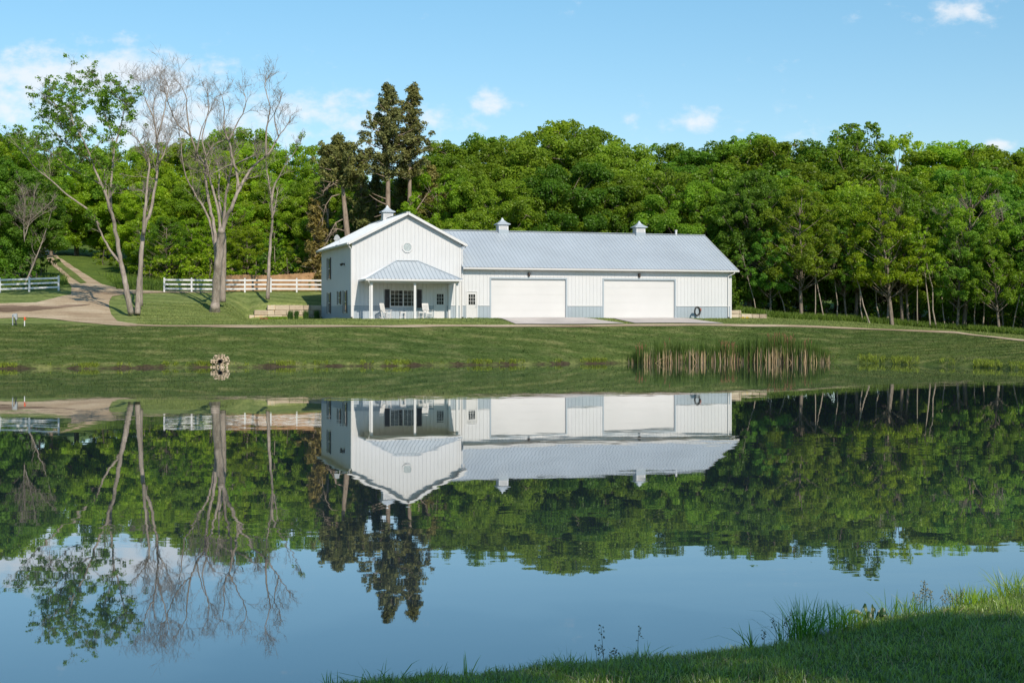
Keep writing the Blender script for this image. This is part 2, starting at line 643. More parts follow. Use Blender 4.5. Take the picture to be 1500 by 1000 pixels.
# ------------------------------------------------------------------ terrain
# bearing (px), shore distance, then (distance, height) of: bank crest, path edge, lower yard, step foot, step top, fence line, slope, hill
COLS = [
    (-900, 60, (72, 2.4), (74, 2.6), (84, 3.4), (94, 4.2), (96, 4.4), (110, 5.6), (150, 9.5), (300, 24)),
    (-200, 80, (96, 2.7), (98, 2.9), (106, 3.8), (111, 4.5), (113, 4.7), (118, 5.3), (150, 8.8), (300, 24)),
    (0, 84.2, (100, 2.65), (102, 2.85), (107, 3.65), (111, 4.35), (113, 4.65), (117, 5.2), (150, 8.6), (300, 24)),
    (90, 84.6, (100, 2.65), (102, 2.85), (107, 3.7), (111, 4.45), (113, 4.75), (117, 5.35), (150, 9.0), (300, 24)),
    (160, 85, (98.5, 2.55), (101, 2.75), (106, 3.3), (111, 4.1), (113, 4.45), (120, 5.4), (150, 8.6), (300, 22)),
    (240, 86, (96.8, 2.42), (99, 2.56), (106, 3.3), (111, 3.95), (113, 4.25), (120, 5.35), (150, 8.2), (300, 21)),
    (333, 87, (96.5, 2.42), (98.7, 2.56), (104, 2.85), (111, 3.7), (116, 4.35), (123, 5.35), (150, 8), (300, 20)),
    (363, 87.1, (96.5, 2.42), (98.7, 2.56), (104, 2.85), (116.9, 2.93), (117.5, 3.4), (123.2, 5.35), (150, 8), (300, 20)),
    (372, 87.2, (96.5, 2.42), (98.7, 2.56), (104, 2.86), (117.05, 2.95), (117.6, 3.85), (123.4, 5.36), (150, 8), (300, 20)),
    (392, 87.5, (96.5, 2.42), (98.7, 2.56), (104, 2.87), (117.4, 2.95), (118, 4.25), (124, 5.37), (150, 8), (300, 20)),
    (471, 88.5, (97, 2.4), (99, 2.55), (104, 2.92), (118.8, 2.97), (119.4, 4.25), (126.5, 5.4), (150, 8), (300, 18)),
    (500, 89, (97, 2.4), (99, 2.55), (103.0, 3.02), (119.8, 3), (120.4, 4.2), (127, 5.3), (150, 8), (300, 18)),
    (560, 89.5, (97.9, 2.4), (100, 2.55), (103.6, 3.02), (123, 3), (124, 3.3), (130, 4.3), (150, 7), (300, 18)),
    (750, 91.7, (100.8, 2.4), (102.8, 2.54), (107.0, 3.03), (126, 3.0), (127, 3.1), (132, 3.5), (150, 5.5), (300, 16)),
    (900, 94.6, (103, 2.42), (105, 2.56), (110.2, 3.03), (128, 3.0), (129, 3.1), (133, 3.4), (150, 5), (300, 15)),
    (1000, 96.8, (104.5, 2.45), (106.5, 2.58), (112.3, 3.04), (128, 3.05), (129, 3.1), (134, 3.4), (150, 5), (300, 15)),
    (1071, 97.4, (106, 2.45), (108, 2.58), (115, 3.02), (116.2, 3.03), (116.8, 3.6), (124, 3.7), (150, 4.6), (300, 14)),
    (1095, 97.2, (106.2, 2.43), (108.2, 2.56), (115, 3.01), (116.3, 3.03), (116.8, 3.45), (124, 3.65), (150, 4.5), (300, 14)),
    (1120, 97, (106.5, 2.42), (108.5, 2.55), (115, 2.98), (116.3, 3.0), (116.9, 3.2), (124, 3.45), (150, 4.4), (300, 14)),
    (1140, 97, (106.8, 2.4), (108.8, 2.53), (115, 2.95), (117, 3.02), (118, 3.05), (124, 3.3), (150, 4.2), (300, 13)),
    (1250, 96, (108.5, 2.2), (110.3, 2.33), (114, 2.55), (118, 2.7), (119, 2.72), (125, 2.9), (150, 3.6), (300, 12)),
    (1400, 88.5, (107.5, 1.87), (109.2, 1.96), (113, 2.0), (116, 2.03), (118, 2.05), (125, 2.1), (150, 3), (300, 12)),
    (1500, 82.5, (99, 1.38), (101, 1.48), (106, 1.58), (110, 1.66), (113, 1.7), (125, 1.8), (150, 2.6), (300, 11)),
    (1750, 72, (88, 1.2), (90, 1.3), (100, 1.5), (106, 1.6), (112, 1.7), (125, 1.8), (150, 2.6), (300, 11)),
    (2700, 50, (60, 1.2), (62, 1.3), (75, 1.5), (90, 1.6), (112, 1.7), (125, 1.8), (150, 2.6), (300, 11)),
]
_cx = np.array([c[0] for c in COLS], float)


def knots(x):
    Ds = np.interp(x, _cx, [c[1] for c in COLS])
    # smooth wander of the shore
    Ds = Ds + 0.25 * math.sin(x * .031) + .15 * math.sin(x * .083 + 1)
    kd = [Ds - 10, Ds - .25, Ds + .2]
    kz = [-2.5, -.22, .2]
    for i in range(2, 10):
        kd.append(float(np.interp(x, _cx, [c[i][0] for c in COLS])))
        kz.append(float(np.interp(x, _cx, [c[i][1] for c in COLS])))
    kd.append(700)
    kz.append(kz[-1] + 12)
    return kd, kz


AX = np.arange(-1100, 2601, 3.0)
DG = np.arange(38, 701, 0.25)
ZT = np.zeros((len(AX), len(DG)))
KN = np.zeros((len(AX), 12))
for _i, _x in enumerate(AX):
    _kd, _kz = knots(_x)
    KN[_i] = _kd
    _z = np.interp(DG, _kd, _kz)
    _zs = np.convolve(np.pad(_z, 2, mode='edge'), np.ones(5) / 5, mode='valid')
    ZT[_i] = np.where((DG > _kd[2] + .8), _zs, _z)
_b = np.sin(DG * .9) * .02 + np.sin(DG * .37 + 1) * .03
ZT += np.where(DG[None, :] > KN[:, 2:3] + 1, 1, 0) * (np.sin(AX * .021)[:, None] * _b[None, :])


def h(X, Y):
    """ground height"""
    X = np.asarray(X, float)
    Y = np.asarray(Y, float)
    x = 750 + F * X / Y
    i = np.clip((x - AX[0]) / 3.0, 0, len(AX) - 1.001)
    j = np.clip((Y - DG[0]) / .25, 0, len(DG) - 1.001)
    i0 = i.astype(int)
    j0 = j.astype(int)
    fi = i - i0
    fj = j - j0
    return (ZT[i0, j0] * (1 - fi) * (1 - fj) + ZT[i0 + 1, j0] * fi * (1 - fj) + ZT[i0, j0 + 1] * (1 - fi) * fj + ZT[i0 + 1, j0 + 1] * fi * fj)


def hz(X, Y):
    return float(h(np.array([X]), np.array([Y]))[0])


def G(x, D, lift=0.0):
    """ground point at a bearing and distance"""
    X = (x - 750) / F * D
    return Vector((X, D, hz(X, D) + lift))


def at_ground(x, y, d0=84.0):
    Ds = np.arange(d0, 320, .1)
    X = (x - 750) / F * Ds
    yy = HY - (h(X, Ds) - CAMZ) * F / Ds
    k = np.nonzero(yy <= y)[0]
    D = Ds[k[0]] if len(k) else 320
    return Vector(((x - 750) / F * D, D, 0))


def build_terrain():
    ax = np.arange(-1100, 2601, 6.0)
    dl = np.concatenate([np.arange(40, 70, 3), np.arange(70, 82, 1.0), np.arange(82, 125, .3), np.arange(125, 160, 1.5), np.arange(160, 320, 6), np.arange(320, 700, 40)])
    A, Dm = np.meshgrid(ax, dl, indexing='ij')
    X = (A - 750) / F * Dm
    Z = h(X, Dm)
    V = np.stack([X, Dm, Z], -1).reshape(-1, 3)
    n, m = A.shape
    idx = np.arange(n * m).reshape(n, m)
    q = np.stack([idx[:-1, :-1], idx[1:, :-1], idx[1:, 1:], idx[:-1, 1:]], -1).reshape(-1, 4)
    ii = ((A - AX[0]) / 3).astype(int)
    K = KN[ii]
    crest = K[..., 3]
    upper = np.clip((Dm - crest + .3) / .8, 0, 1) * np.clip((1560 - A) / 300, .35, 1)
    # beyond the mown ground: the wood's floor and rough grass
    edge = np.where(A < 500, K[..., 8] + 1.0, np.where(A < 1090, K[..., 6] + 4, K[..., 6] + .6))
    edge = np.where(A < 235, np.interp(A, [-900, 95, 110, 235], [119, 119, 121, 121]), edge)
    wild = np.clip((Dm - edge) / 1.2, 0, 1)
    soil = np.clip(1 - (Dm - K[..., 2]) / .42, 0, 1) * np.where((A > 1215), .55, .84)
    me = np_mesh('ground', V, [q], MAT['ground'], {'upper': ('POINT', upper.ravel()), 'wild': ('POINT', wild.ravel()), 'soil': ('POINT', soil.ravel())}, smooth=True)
    o = link(bpy.data.objects.new('ground', me))
    tag(o, kind='structure')


build_terrain()


def sheet(name, outline, mat, lift, step, kind='structure', holes=()):
    """a sheet of ground cover lying on the terrain, bounded by an outline in plan"""
    P = []
    n = len(outline)
    for i in range(n):
        a, b = Vector(outline[i][:2]), Vector(outline[(i + 1) % n][:2])
        k = max(1, int((b - a).length / step))
        for j in range(k):
            P.append(a.lerp(b, j / k))
    edges = [(i, (i + 1) % len(P)) for i in range(len(P))]
    poly = np.array([[p.x, p.y] for p in P])
    x0, y0 = poly.min(0)
    x1, y1 = poly.max(0)

    def inside(pt):
        c = False
        j = len(poly) - 1
        for i in range(len(poly)):
            if (poly[i][1] > pt[1]) != (poly[j][1] > pt[1]) and pt[0] < (poly[j][0] - poly[i][0]) * (pt[1] - poly[i][1]) / (poly[j][1] - poly[i][1]) + poly[i][0]:
                c = not c
            j = i
        return c
    pts = list(P)
    for gx in np.arange(x0, x1, step):
        for gy in np.arange(y0, y1, step * .7):
            if inside((gx, gy)) and np.min((poly[:, 0] - gx) ** 2 + (poly[:, 1] - gy) ** 2) > (step * .4) ** 2:
                pts.append(Vector((gx, gy)))
    r = delaunay_2d_cdt(pts, edges, [list(range(len(P)))], 1, 1e-4)
    vx = np.array([[p.x, p.y] for p in r[0]])
    z = h(vx[:, 0], vx[:, 1]) + lift
    V = np.column_stack([vx, z])
    fs = [f for f in r[2] if len(f) == 3]
    at = {k: ('POINT', np.full(len(V), v)) for k, v in (('upper', .6), ('wild', .3), ('soil', 0.0))}
    me = np_mesh(name, V, [np.array(fs)], mat, at, smooth=True)
    o = link(bpy.data.objects.new(name, me))
    tag(o, kind=kind)
    return o


# gravel drive with its track up the hill (outline by bearing and row)
drive_px = [(-90, 468), (0, 467), (40, 465.5), (80, 468), (120, 472.6), (160, 476.6), (185, 478), (200, 478.5)]
drive_in = [(200, 474.8), (172, 471), (163, 461), (159.5, 450), (160, 442), (164, 434.5), (186, 431), (240, 429), (315, 428.6),
            (315, 427), (240, 427), (181, 424.5), (149, 416.5), (120, 399), (88, 379), (74, 364), (64, 364), (70, 382), (93, 404),
            (105, 420), (104, 432), (80, 437), (53, 443.5), (0, 445), (-90, 445)]
outl = [at_ground(x, y) for x, y in drive_px + drive_in]
sheet('gravel_drive', outl, MAT['gravel'], .035, 1.2)
MAT['dirt'] = gravel_mat('dark_dirt', (.13, .088, .06), (.2, .14, .098), (.34, .255, .185))
sheet('bare_soil', [at_ground(x, y) for x, y in [(-90, 459), (-40, 458.5), (-5, 457.6), (12, 457.9), (30, 456.2), (46, 456.4), (66, 454), (88, 452.2), (120, 449), (134, 446.4), (112, 447.2), (96, 447.6), (84, 449.2), (64, 449.6), (48, 448.6), (36, 449.6), (18, 448), (-5, 448.4), (-40, 447.6), (-90, 447)]], MAT['dirt'], .06, 1.0)
# the grassy middle of the track
sheet('track_grass', [at_ground(x, y) for x, y in [(76, 374), (94, 389), (112, 402), (127, 415), (118, 416), (101, 404), (84, 389)]], MAT['ground'], .06, 1.0)


def ribbon(name, xs, fd0, fd1, mat, lift):
    pts = []
    low = [((x - 750) / F * fd0(x), fd0(x)) for x in xs]
    up = [((x - 750) / F * fd1(x), fd1(x)) for x in xs]
    V = []
    k = 5
    for a, b in zip(low, up):
        for j in range(k):
            t = j / (k - 1)
            X, Y = a[0] + (b[0] - a[0]) * t, a[1] + (b[1] - a[1]) * t
            V.append((X, Y, hz(X, Y) + lift))
    fs = []
    for i in range(len(xs) - 1):
        for j in range(k - 1):
            fs.append((i * k + j, (i + 1) * k + j, (i + 1) * k + j + 1, i * k + j + 1))
    me = np_mesh(name, V, [np.array(fs)], mat, smooth=True)
    o = link(bpy.data.objects.new(name, me))
    tag(o, kind='structure')
    return o


def crestD(x):
    return float(np.interp(x, _cx, [c[2][0] for c in COLS]))


ribbon('gravel_path', list(np.arange(190, 1900, 4.0)), lambda x: crestD(x) + .15 + .1 * math.sin(x * .05), lambda x: crestD(x) + 1.75 + .12 * math.sin(x * .043), MAT['gravel'], .045)

# the pond
wm = MB()
wm.add([(-260, -80, 0), (260, -80, 0), (260, 118, 0), (-260, 118, 0)], [(0, 1, 2, 3)])
tag(wm.build('pond_water', MAT['water']), kind='structure')

# near bank under the camera
SHORE = np.array([(-30, -40), (-22, -18), (-15, -2), (-8.5, 5.6), (-4.2, 9.2), (-1.5, 11.0), (0.2, 11.65), (1.5, 12.0), (3.3, 13.15), (5.7, 14.9), (8, 16.6), (12, 19), (20, 23.5), (40, 33), (90, 52)], float)


def shore_d(X, Y):
    """signed distance inland from the near waterline"""
    X = np.asarray(X, float)
    Y = np.asarray(Y, float)
    best = np.full(X.shape, 1e9)
    sgn = np.ones(X.shape)
    for a, b in zip(SHORE[:-1], SHORE[1:]):
        d = b - a
        t = np.clip(((X - a[0]) * d[0] + (Y - a[1]) * d[1]) / (d @ d), 0, 1)
        px, py = a[0] + t * d[0], a[1] + t * d[1]
        dist = np.hypot(X - px, Y - py)
        s = np.sign(d[1] * (X - a[0]) - d[0] * (Y - a[1]))
        up = dist < best
        best = np.where(up, dist, best)
        sgn = np.where(up, s, sgn)
    return best * sgn


def hn(X, Y):
    d = shore_d(X, Y)
    w = .02 * np.sin(X * 2.1 + Y) + .02 * np.sin(Y * 2.7 - X * .8)
    return np.where(d > 0, .2 * (1 - np.exp(-np.maximum(d, 0) / .22)) + .098 * d + w, .7 * d)


def build_near():
    xs = np.concatenate([np.arange(-30, -4, 1.5), np.arange(-4, 11, .16), np.arange(11, 92, 3)])
    ys = np.concatenate([np.arange(-40, 4, 2.0), np.arange(4, 20, .16), np.arange(20, 54, 1.5)])
    X, Y = np.meshgrid(xs, ys, indexing='ij')
    Z = hn(X, Y)
    n, m = X.shape
    idx = np.arange(n * m).reshape(n, m)
    q = np.stack([idx[:-1, :-1], idx[1:, :-1], idx[1:, 1:], idx[:-1, 1:]], -1).reshape(-1, 4)
    keep = Z.ravel()[q].max(1) > -1.2
    at = {'upper': ('POINT', np.full(n * m, .0)), 'wild': ('POINT', np.full(n * m, .75)), 'soil': ('POINT', np.clip(.9 - shore_d(X, Y).ravel() / .5, 0, .9))}
    me = np_mesh('near_bank', np.stack([X, Y, Z], -1).reshape(-1, 3), [q[keep]], MAT['ground'], at, smooth=True)
    tag(link(bpy.data.objects.new('near_bank', me)), kind='structure')


build_near()
# ------------------------------------------------------------------ the white metal barn house
YAW = math.radians(17.5)
AX0, AY0, FZ = -12.1, 106.0, 3.05


def B2W(x, y, z=0.0):
    """building plan (along the front, into the depth) to the place"""
    c, s = math.cos(YAW), math.sin(YAW)
    return Vector((AX0 + c * x - s * y, AY0 + s * x + c * y, FZ + z))


RIB = .305


def ribbed(mb, x0, x1, zbot, ztop, place, openings=(), rib_w=.026, rib_h=.025, pitch=RIB, breaks=()):
    """ribbed sheet metal between x0 and x1; place(x, z, out) gives the point; openings are (xa, xb, za, zb) left clear"""
    xs = {x0: 0.0, x1: 0.0}
    k = math.ceil((x0 + .06) / pitch)
    while k * pitch < x1 - .06:
        c = k * pitch
        for dx, o in ((-rib_w, 0), (-rib_w * .45, rib_h), (rib_w * .45, rib_h), (rib_w, 0)):
            xs[c + dx] = o
        k += 1
    def off(x):
        c = round(x / pitch) * pitch
        if c < x0 + .06 or c > x1 - .06:
            return 0.0
        d = abs(x - c)
        return 0.0 if d >= rib_w else (rib_h if d <= rib_w * .45 else rib_h * (rib_w - d) / (rib_w * .55))
    for o in openings:
        for e in o[:2]:
            if x0 < e < x1:
                xs[e] = off(e)
    for e in breaks:
        if x0 < e < x1:
            xs[e] = off(e)
    X = sorted(xs)
    for a, b in zip(X[:-1], X[1:]):
        if b - a < 1e-5:
            continue
        mid = (a + b) / 2
        spans = [(None, None)]
        cuts = sorted([(o[2], o[3]) for o in openings if o[0] < mid < o[1]])
        lo_a, lo_b = zbot(a), zbot(b)
        segs = []
        for za, zb in cuts:
            if za > min(ztop(a), ztop(b)):
                break
            if za > max(lo_a, lo_b) + 1e-3:
                segs.append((lo_a, lo_b, za, za))
            lo_a = lo_b = zb
        ta, tb = ztop(a), ztop(b)
        if ta > lo_a + 1e-4 or tb > lo_b + 1e-4:
            segs.append((lo_a, lo_b, ta, tb))
        for la, lb, ha, hb in segs:
            mb.add([place(a, la, xs[a]), place(b, lb, xs[b]), place(b, hb, xs[b]), place(a, ha, xs[a])], [(0, 1, 2, 3)])


barn = empty('barn_house', B2W(0, 0), YAW)
tag(barn, 'long white metal barn house with grey roof, porch and two garage doors', 'house')
GW, GL = 8.53, 13.4          # two-storey wing
MX1, ML = 31.65, 12.2        # garage wing
EAVE_O = .35
SL = .515
APEX = 8.1
WZ = 1.0                     # wainscot height


def gz(x):
    return APEX - SL * abs(x - GW / 2)


FRONT_OPEN = [(2.94, 4.96, .91, 2.15), (6.37, 7.37, -.1, 2.14)]
MAIN_OPEN = [(8.95, 9.88, -.1, 2.12), (10.97, 17.16, -.1, 3.08), (20.4, 26.56, -.1, 3.08)]
const = lambda v: (lambda x: v)


def wall_part(build, wains=True):
    pass


# front walls
def panel(name, mat, x0, x1, zb, zt, place, openings=(), breaks=()):
    mb = MB()
    ribbed(mb, x0, x1, zb, zt, place, openings, breaks=breaks)
    return mb.build(name, mat, barn)


front = lambda x, z, o: (x, -o, z)
leftw = lambda y, z, o: (-o, y, z)
rightm = lambda y, z, o: (MX1 + o, y, z)
rightg = lambda y, z, o: (GW + o, y, z)
backw = lambda x, z, o: (x, ML + o, z)
backg = lambda x, z, o: (x, GL + o, z)
panel('gable_wall', MAT['white_metal'], 0, GW, const(WZ), lambda x: gz(x) - .12, front, FRONT_OPEN, (GW / 2,))
for w0, w1 in ((0, 6.37), (7.37, GW)):
    panel('wainscot', MAT['grey_metal'], w0, w1, const(-.12), const(WZ), front, FRONT_OPEN[:1])
WIN_L = [(9.85, 3.22, 4.94, 1.85), (9.85, .42, 2.09, 1.85), (5.25, 1.12, 2.12, 1.75), (2.72, .44, 2.12, 1.85)]
LEFT_OPEN = [(c - w / 2 + .42, c + w / 2 - .42, a, b) for c, a, b, w in WIN_L]
side_top = gz(0) - .14
panel('side_wall', MAT['white_metal'], 0, GL, const(WZ), const(side_top), leftw, LEFT_OPEN)
panel('wainscot', MAT['grey_metal'], 0, GL, const(-.15), const(WZ), leftw, LEFT_OPEN)
panel('garage_wall', MAT['white_metal'], GW + .02, MX1, const(WZ), const(3.92), front, MAIN_OPEN)
for w0, w1 in ((GW + .02, 8.95), (9.88, 10.97), (17.16, 20.4), (26.56, MX1)):
    panel('wainscot', MAT['grey_metal'], w0, w1, const(-.12), const(WZ), front)
mr = lambda y: 7.12 - .5 * abs(y - 6.1)
panel('end_wall', MAT['white_metal'], 0, ML, const(-.12), lambda y: mr(y) - .1, rightm, (), (6.1,))
panel('upper_side_wall', MAT['white_metal'], 0, GL, const(3.8), const(side_top), rightg, ())
panel('back_wall', MAT['white_metal'], GW, MX1, const(-.12), const(3.92), backw, ())
panel('back_gable_wall', MAT['white_metal'], 0, GW, const(-.15), lambda x: gz(x) - .12, backg, (), (GW / 2,))
bl = MB()
bl.add([(GW - .01, ML, -.1), (GW - .01, GL, -.1), (GW - .01, GL, 3.8), (GW - .01, ML, 3.8)], [(0, 1, 2, 3)])
bl.build('return_wall', MAT['white_metal'], barn)
# trim strips: wainscot cap, corners, base
for x0, x1 in ((.1, 2.5), (5.42, 6.3), (7.45, GW - .1), (GW + .14, 8.88), (9.95, 10.83), (17.3, 20.26), (26.7, MX1 - .1)):
    t = MB()
    t.box(x0, x1, -.045, -.002, WZ - .03, WZ + .035)
    t.build('wainscot_cap', MAT['white_trim'], barn)
for bx in ((-.03, .1, -.045, .0, -.1, side_top), (GW - .1, GW + .03, -.045, .0, -.1, side_top), (-.045, .0, GL - .1, GL + .02, -.15, side_top), (MX1 - .1, MX1 + .03, -.045, 0, -.1, 3.85)):
    t = MB()
    t.box(*bx)
    t.build('corner_trim', MAT['white_trim'], barn)


# roofs -----------------------------------------------------------
def roof_slope(mb, a0, a1, lo, hi, place, pitch=RIB):
    ribbed(mb, a0, a1, lo, hi, place, (), rib_w=.03, rib_h=.04, pitch=pitch)


# main roof: a along the front, s distance up the slope plan
def main_pt(y_of, sign):
    def f(a, y, o):
        z = 3.95 + .5 * ((y + .4) if sign > 0 else (ML + .4 - y))
        return (a, y, z + o)
    return f


RX0, RX1 = 5.6, MX1 + .45


def ystart(a):
    return -.4 if a >= GW + .04 else min(6.1, (GW + .04 - a) / (GW + .04 - 5.6) * 6.1)


mb = MB()
roof_slope(mb, RX0, RX1, ystart, const(6.1), main_pt(None, 1))
roof_slope(mb, RX0, RX1, lambda a: 6.1, lambda a: ML + .4 if a >= GW + .04 else max(6.1, ML - (GW + .04 - a) / (GW + .04 - 5.6) * 6.1), main_pt(None, -1))
# underside
mb.add([(GW + .05, -.4, 3.87), (RX1, -.4, 3.87), (RX1, 6.1, 7.12), (GW + .05, 6.1, 7.12)], [(0, 1, 2, 3)])
mb.add([(GW + .05, ML + .4, 3.87), (RX1, ML + .4, 3.87), (RX1, 6.1, 7.12), (GW + .05, 6.1, 7.12)], [(0, 1, 2, 3)])
garage_roof = mb.build('roof', MAT['roof_metal'], barn)
m2 = MB()
m2.bar((5.7, 6.1, 7.22), (RX1 + .02, 6.1, 7.22), .34, .035)
m2.build('ridge_cap', MAT['roof_metal'], garage_roof)
m2 = MB()
m2.bar((RX1 + .015, -.42, 3.88), (RX1 + .015, 6.1, 7.14), .035, .17)
m2.bar((RX1 + .015, ML + .42, 3.88), (RX1 + .015, 6.1, 7.14), .035, .17)
m2.build('rake_board', MAT['white_trim'], garage_roof)
m2 = MB()
m2.prism([(-.53, 3.80), (-.415, 3.78), (-.402, 3.93), (-.55, 3.93)], 0, 1)
gut = MB()
gut.v = [(GW + .06 + (RX1 - GW - .02) * y, x, z) for (x, y, z) in m2.v]
gut.f = m2.f
gut.box(GW + .06, RX1, -.4, -.005, 3.765, 3.785)
gut.build('gutter', MAT['white_trim'], garage_roof)

# two-storey wing roof
def wing_pt(sign):
    def f(y, s, o):
        # s: plan distance from the ridge
        return (GW / 2 + sign * s, y, APEX - SL * s + o)
    return f


half = GW / 2 + EAVE_O
mb = MB()
for sg in (1, -1):
    roof_slope(mb, -.35, GL + .35, const(0.0), const(half), wing_pt(sg))
    mb.add([(GW / 2, -.34, APEX - .1), (GW / 2 + sg * half, -.34, APEX - .1 - SL * half), (GW / 2 + sg * half, GL + .34, APEX - .1 - SL * half), (GW / 2, GL + .34, APEX - .1)], [(0, 1, 2, 3)])
wing_roof = mb.build('roof', MAT['roof_metal'], barn)
m2 = MB()
m2.bar((GW / 2, -.37, APEX + .02), (GW / 2, GL + .37, APEX + .02), .32, .04)
m2.build('ridge_cap', MAT['roof_metal'], wing_roof)
m2 = MB()
for yy in (-.37, GL + .37):
    m2 = MB()
    for sg in (1, -1):
        m2.bar((GW / 2, yy, APEX - .08), (GW / 2 + sg * (half + .01), yy, APEX - .08 - SL * half), .035, .19, up=(0, 0, 1))
    m2.build('rake_board', MAT['white_trim'], wing_roof)
m2 = MB()
ze = APEX - SL * half
for sg in (1, -1):
    xe = GW / 2 + sg * half
    m2.box(min(xe, xe + sg * .12), max(xe, xe + sg * .12), -.33, GL + .33, ze - .14, ze - .02)
m2.build('gutter', MAT['white_trim'], wing_roof)
m2 = MB()
for sg in (1, -1):
    xe = GW / 2 + sg * half
    xw = GW / 2 + sg * GW / 2
    m2.add([(xe, -.33, ze - .13), (xw + sg * .02, -.33, ze - .13), (xw + sg * .02, GL + .33, ze - .13), (xe, GL + .33, ze - .13)], [(0, 1, 2, 3)])
m2.build('soffit', MAT['white_trim'], wing_roof)


def downspout(pts, w=.075):
    m = MB()
    for a, b in zip(pts[:-1], pts[1:]):
        m.bar(a, b, w, w, up=(.3, .9, .1))
    m.build('downspout', MAT['white_trim'], barn, bevel=.01)


downspout([(-.36, -.18, ze - .1), (-.34, -.2, ze - .22), (-.09, -.1, ze - .48), (-.075, -.085, .0), (-.2, -.16, -.06)])
downspout([(GW + .36, -.2, ze - .1), (GW + .34, -.2, ze - .2), (GW + .09, -.09, ze - .45), (GW + .075, -.085, .02)])
downspout([(MX1 + .1, -.47, 3.8), (MX1 + .06, -.45, 3.68), (MX1 - .3, -.09, 3.45), (MX1 - .3, -.085, .05)])


def drain(x, y):
    m = MB()
    m.tube([(x, y, -.06), (x + .02, y - .02, .1)], .075, 10)
    m.build('drain_pipe', MAT['rubber'], barn)


drain(-.09, -.14)
drain(GW + .09, -.14)
drain(MX1 - .3, -.14)


def cupola(cx, cy, ridge_z, along_x, w=.86):
    b = MB()
    hh = w / 2
    b.box(cx - hh, cx + hh, cy - hh, cy + hh, ridge_z - .34, ridge_z + .08)
    base = b.build('cupola', MAT['grey_metal'] if along_x else MAT['white_metal'], barn)
    b = MB()
    b.box(cx - hh + .02, cx + hh - .02, cy - hh + .02, cy + hh - .02, ridge_z + .08, ridge_z + .54)
    b.build('cupola_body', MAT['white_metal'], base)
    b = MB()
    for s in (-1, 1):
        for k in range(7):
            z = ridge_z + .14 + k * .052
            b.bar((cx - .3, cy + s * (hh - .01), z), (cx + .3, cy + s * (hh - .01), z), .02, .03)
            b.bar((cx + s * (hh - .01), cy - .3, z), (cx + s * (hh - .01), cy + .3, z), .02, .03)
    b.build('louver', MAT['white_trim'], base)
    b = MB()
    e = hh + .13
    zt = ridge_z + .54
    prof = [(e, zt - .03), (e, zt + .03), (e * .55, zt + .17), (e * .22, zt + .36), (.03, zt + .55)]
    rings = []
    for r, z in prof:
        rings.append([(cx - r, cy - r, z), (cx + r, cy - r, z), (cx + r, cy + r, z), (cx - r, cy + r, z)])
    vs = [p for r in rings for p in r]
    fs = [(0, 1, 2, 3)]
    for i in range(len(rings) - 1):
        for k in range(4):
            fs.append((i * 4 + k, i * 4 + (k + 1) % 4, (i + 1) * 4 + (k + 1) % 4, (i + 1) * 4 + k))
    n = 4 * (len(rings) - 1)
    fs.append((n, n + 1, n + 2, n + 3))
    b.add(vs, fs)
    b.build('cupola_roof', MAT['roof_metal'], base)
    return base


cupola(13.76, 6.1, 7.22, True)
cupola(26.0, 6.1, 7.22, True)
cupola(GW / 2, 7.1, 8.1, False)


def weathervane(cx, cy, z):
    b = MB()
    b.tube([(cx, cy, z), (cx, cy, z + .62)], .018, 6)
    b.bar((cx - .25, cy, z + .3), (cx + .25, cy, z + .3), .02, .02)
    b.bar((cx, cy - .25, z + .3), (cx, cy + .25, z + .3), .02, .02)
    b.prism([(cx - .3, z + .5), (cx - .18, z + .56), (cx + .1, z + .5), (cx + .26, z + .62), (cx + .18, z + .44), (cx - .15, z + .46)], cy - .01, cy + .01)
    b.build('weathervane', MAT['dark_lamp'], barn)


b = MB()
b.tube([(29.42, 6.05, 7.1), (29.42, 6.05, 7.55)], .09, 12)
b.tube([(29.42, 6.05, 7.5), (29.42, 6.05, 7.6)], .115, 12)
b.build('vent_pipe', MAT['white_trim'], barn)

# porch ------------------------------------------------------------
PX0, PX1, PR0, PR1, PY = .56, 7.89, 3.4, 5.1, -2.75
PZ, PRZ = 2.92, 4.39


def porch_front(a, s, o):
    # s 0..1 from eave to ridge
    return (a, PY * (1 - s), PZ + (PRZ - PZ) * s + o)


mb = MB()
ribbed(mb, PX0, PX1, const(0.0), lambda a: max(0.0, min(1.0, (a - PX0) / (PR0 - PX0), (PX1 - a) / (PX1 - PR1))), porch_front, (), rib_w=.034, rib_h=.05, breaks=(PR0, PR1))
ribbed(mb, PY, 0, const(0.0), lambda y: max(0, min(1, 1 - y / PY)), lambda y, s, o: (PX0 + (PR0 - PX0) * s, y, PZ + (PRZ - PZ) * s + o), (), rib_w=.034, rib_h=.05)
ribbed(mb, PY, 0, const(0.0), lambda y: max(0, min(1, 1 - y / PY)), lambda y, s, o: (PX1 + (PR1 - PX1) * s, y, PZ + (PRZ - PZ) * s + o), (), rib_w=.034, rib_h=.05)
porch_roof = mb.build('porch_roof', MAT['roof_metal'], barn)
m2 = MB()
m2.bar((PX0, PY, PZ + .02), (PR0, 0, PRZ + .02), .14, .05)
m2.bar((PX1, PY, PZ + .02), (PR1, 0, PRZ + .02), .14, .05)
m2.bar((PR0, -.04, PRZ + .03), (PR1, -.04, PRZ + .03), .12, .05)
m2.build('hip_cap', MAT['roof_metal'], porch_roof)
m2 = MB()
m2.box(PX0 - .1, PX1 + .1, PY - .1, PY - .003, PZ - .14, PZ - .005)
m2.box(PX0 - .1, PX0 - .003, PY, -.02, PZ - .14, PZ - .005)
m2.box(PX1 + .003, PX1 + .1, PY, -.02, PZ - .14, PZ - .005)
m2.build('gutter', MAT['white_trim'], porch_roof)
m2 = MB()
m2.box(PX0 + .004, PX1 - .004, PY + .004, -.02, PZ - .09, PZ - .06)
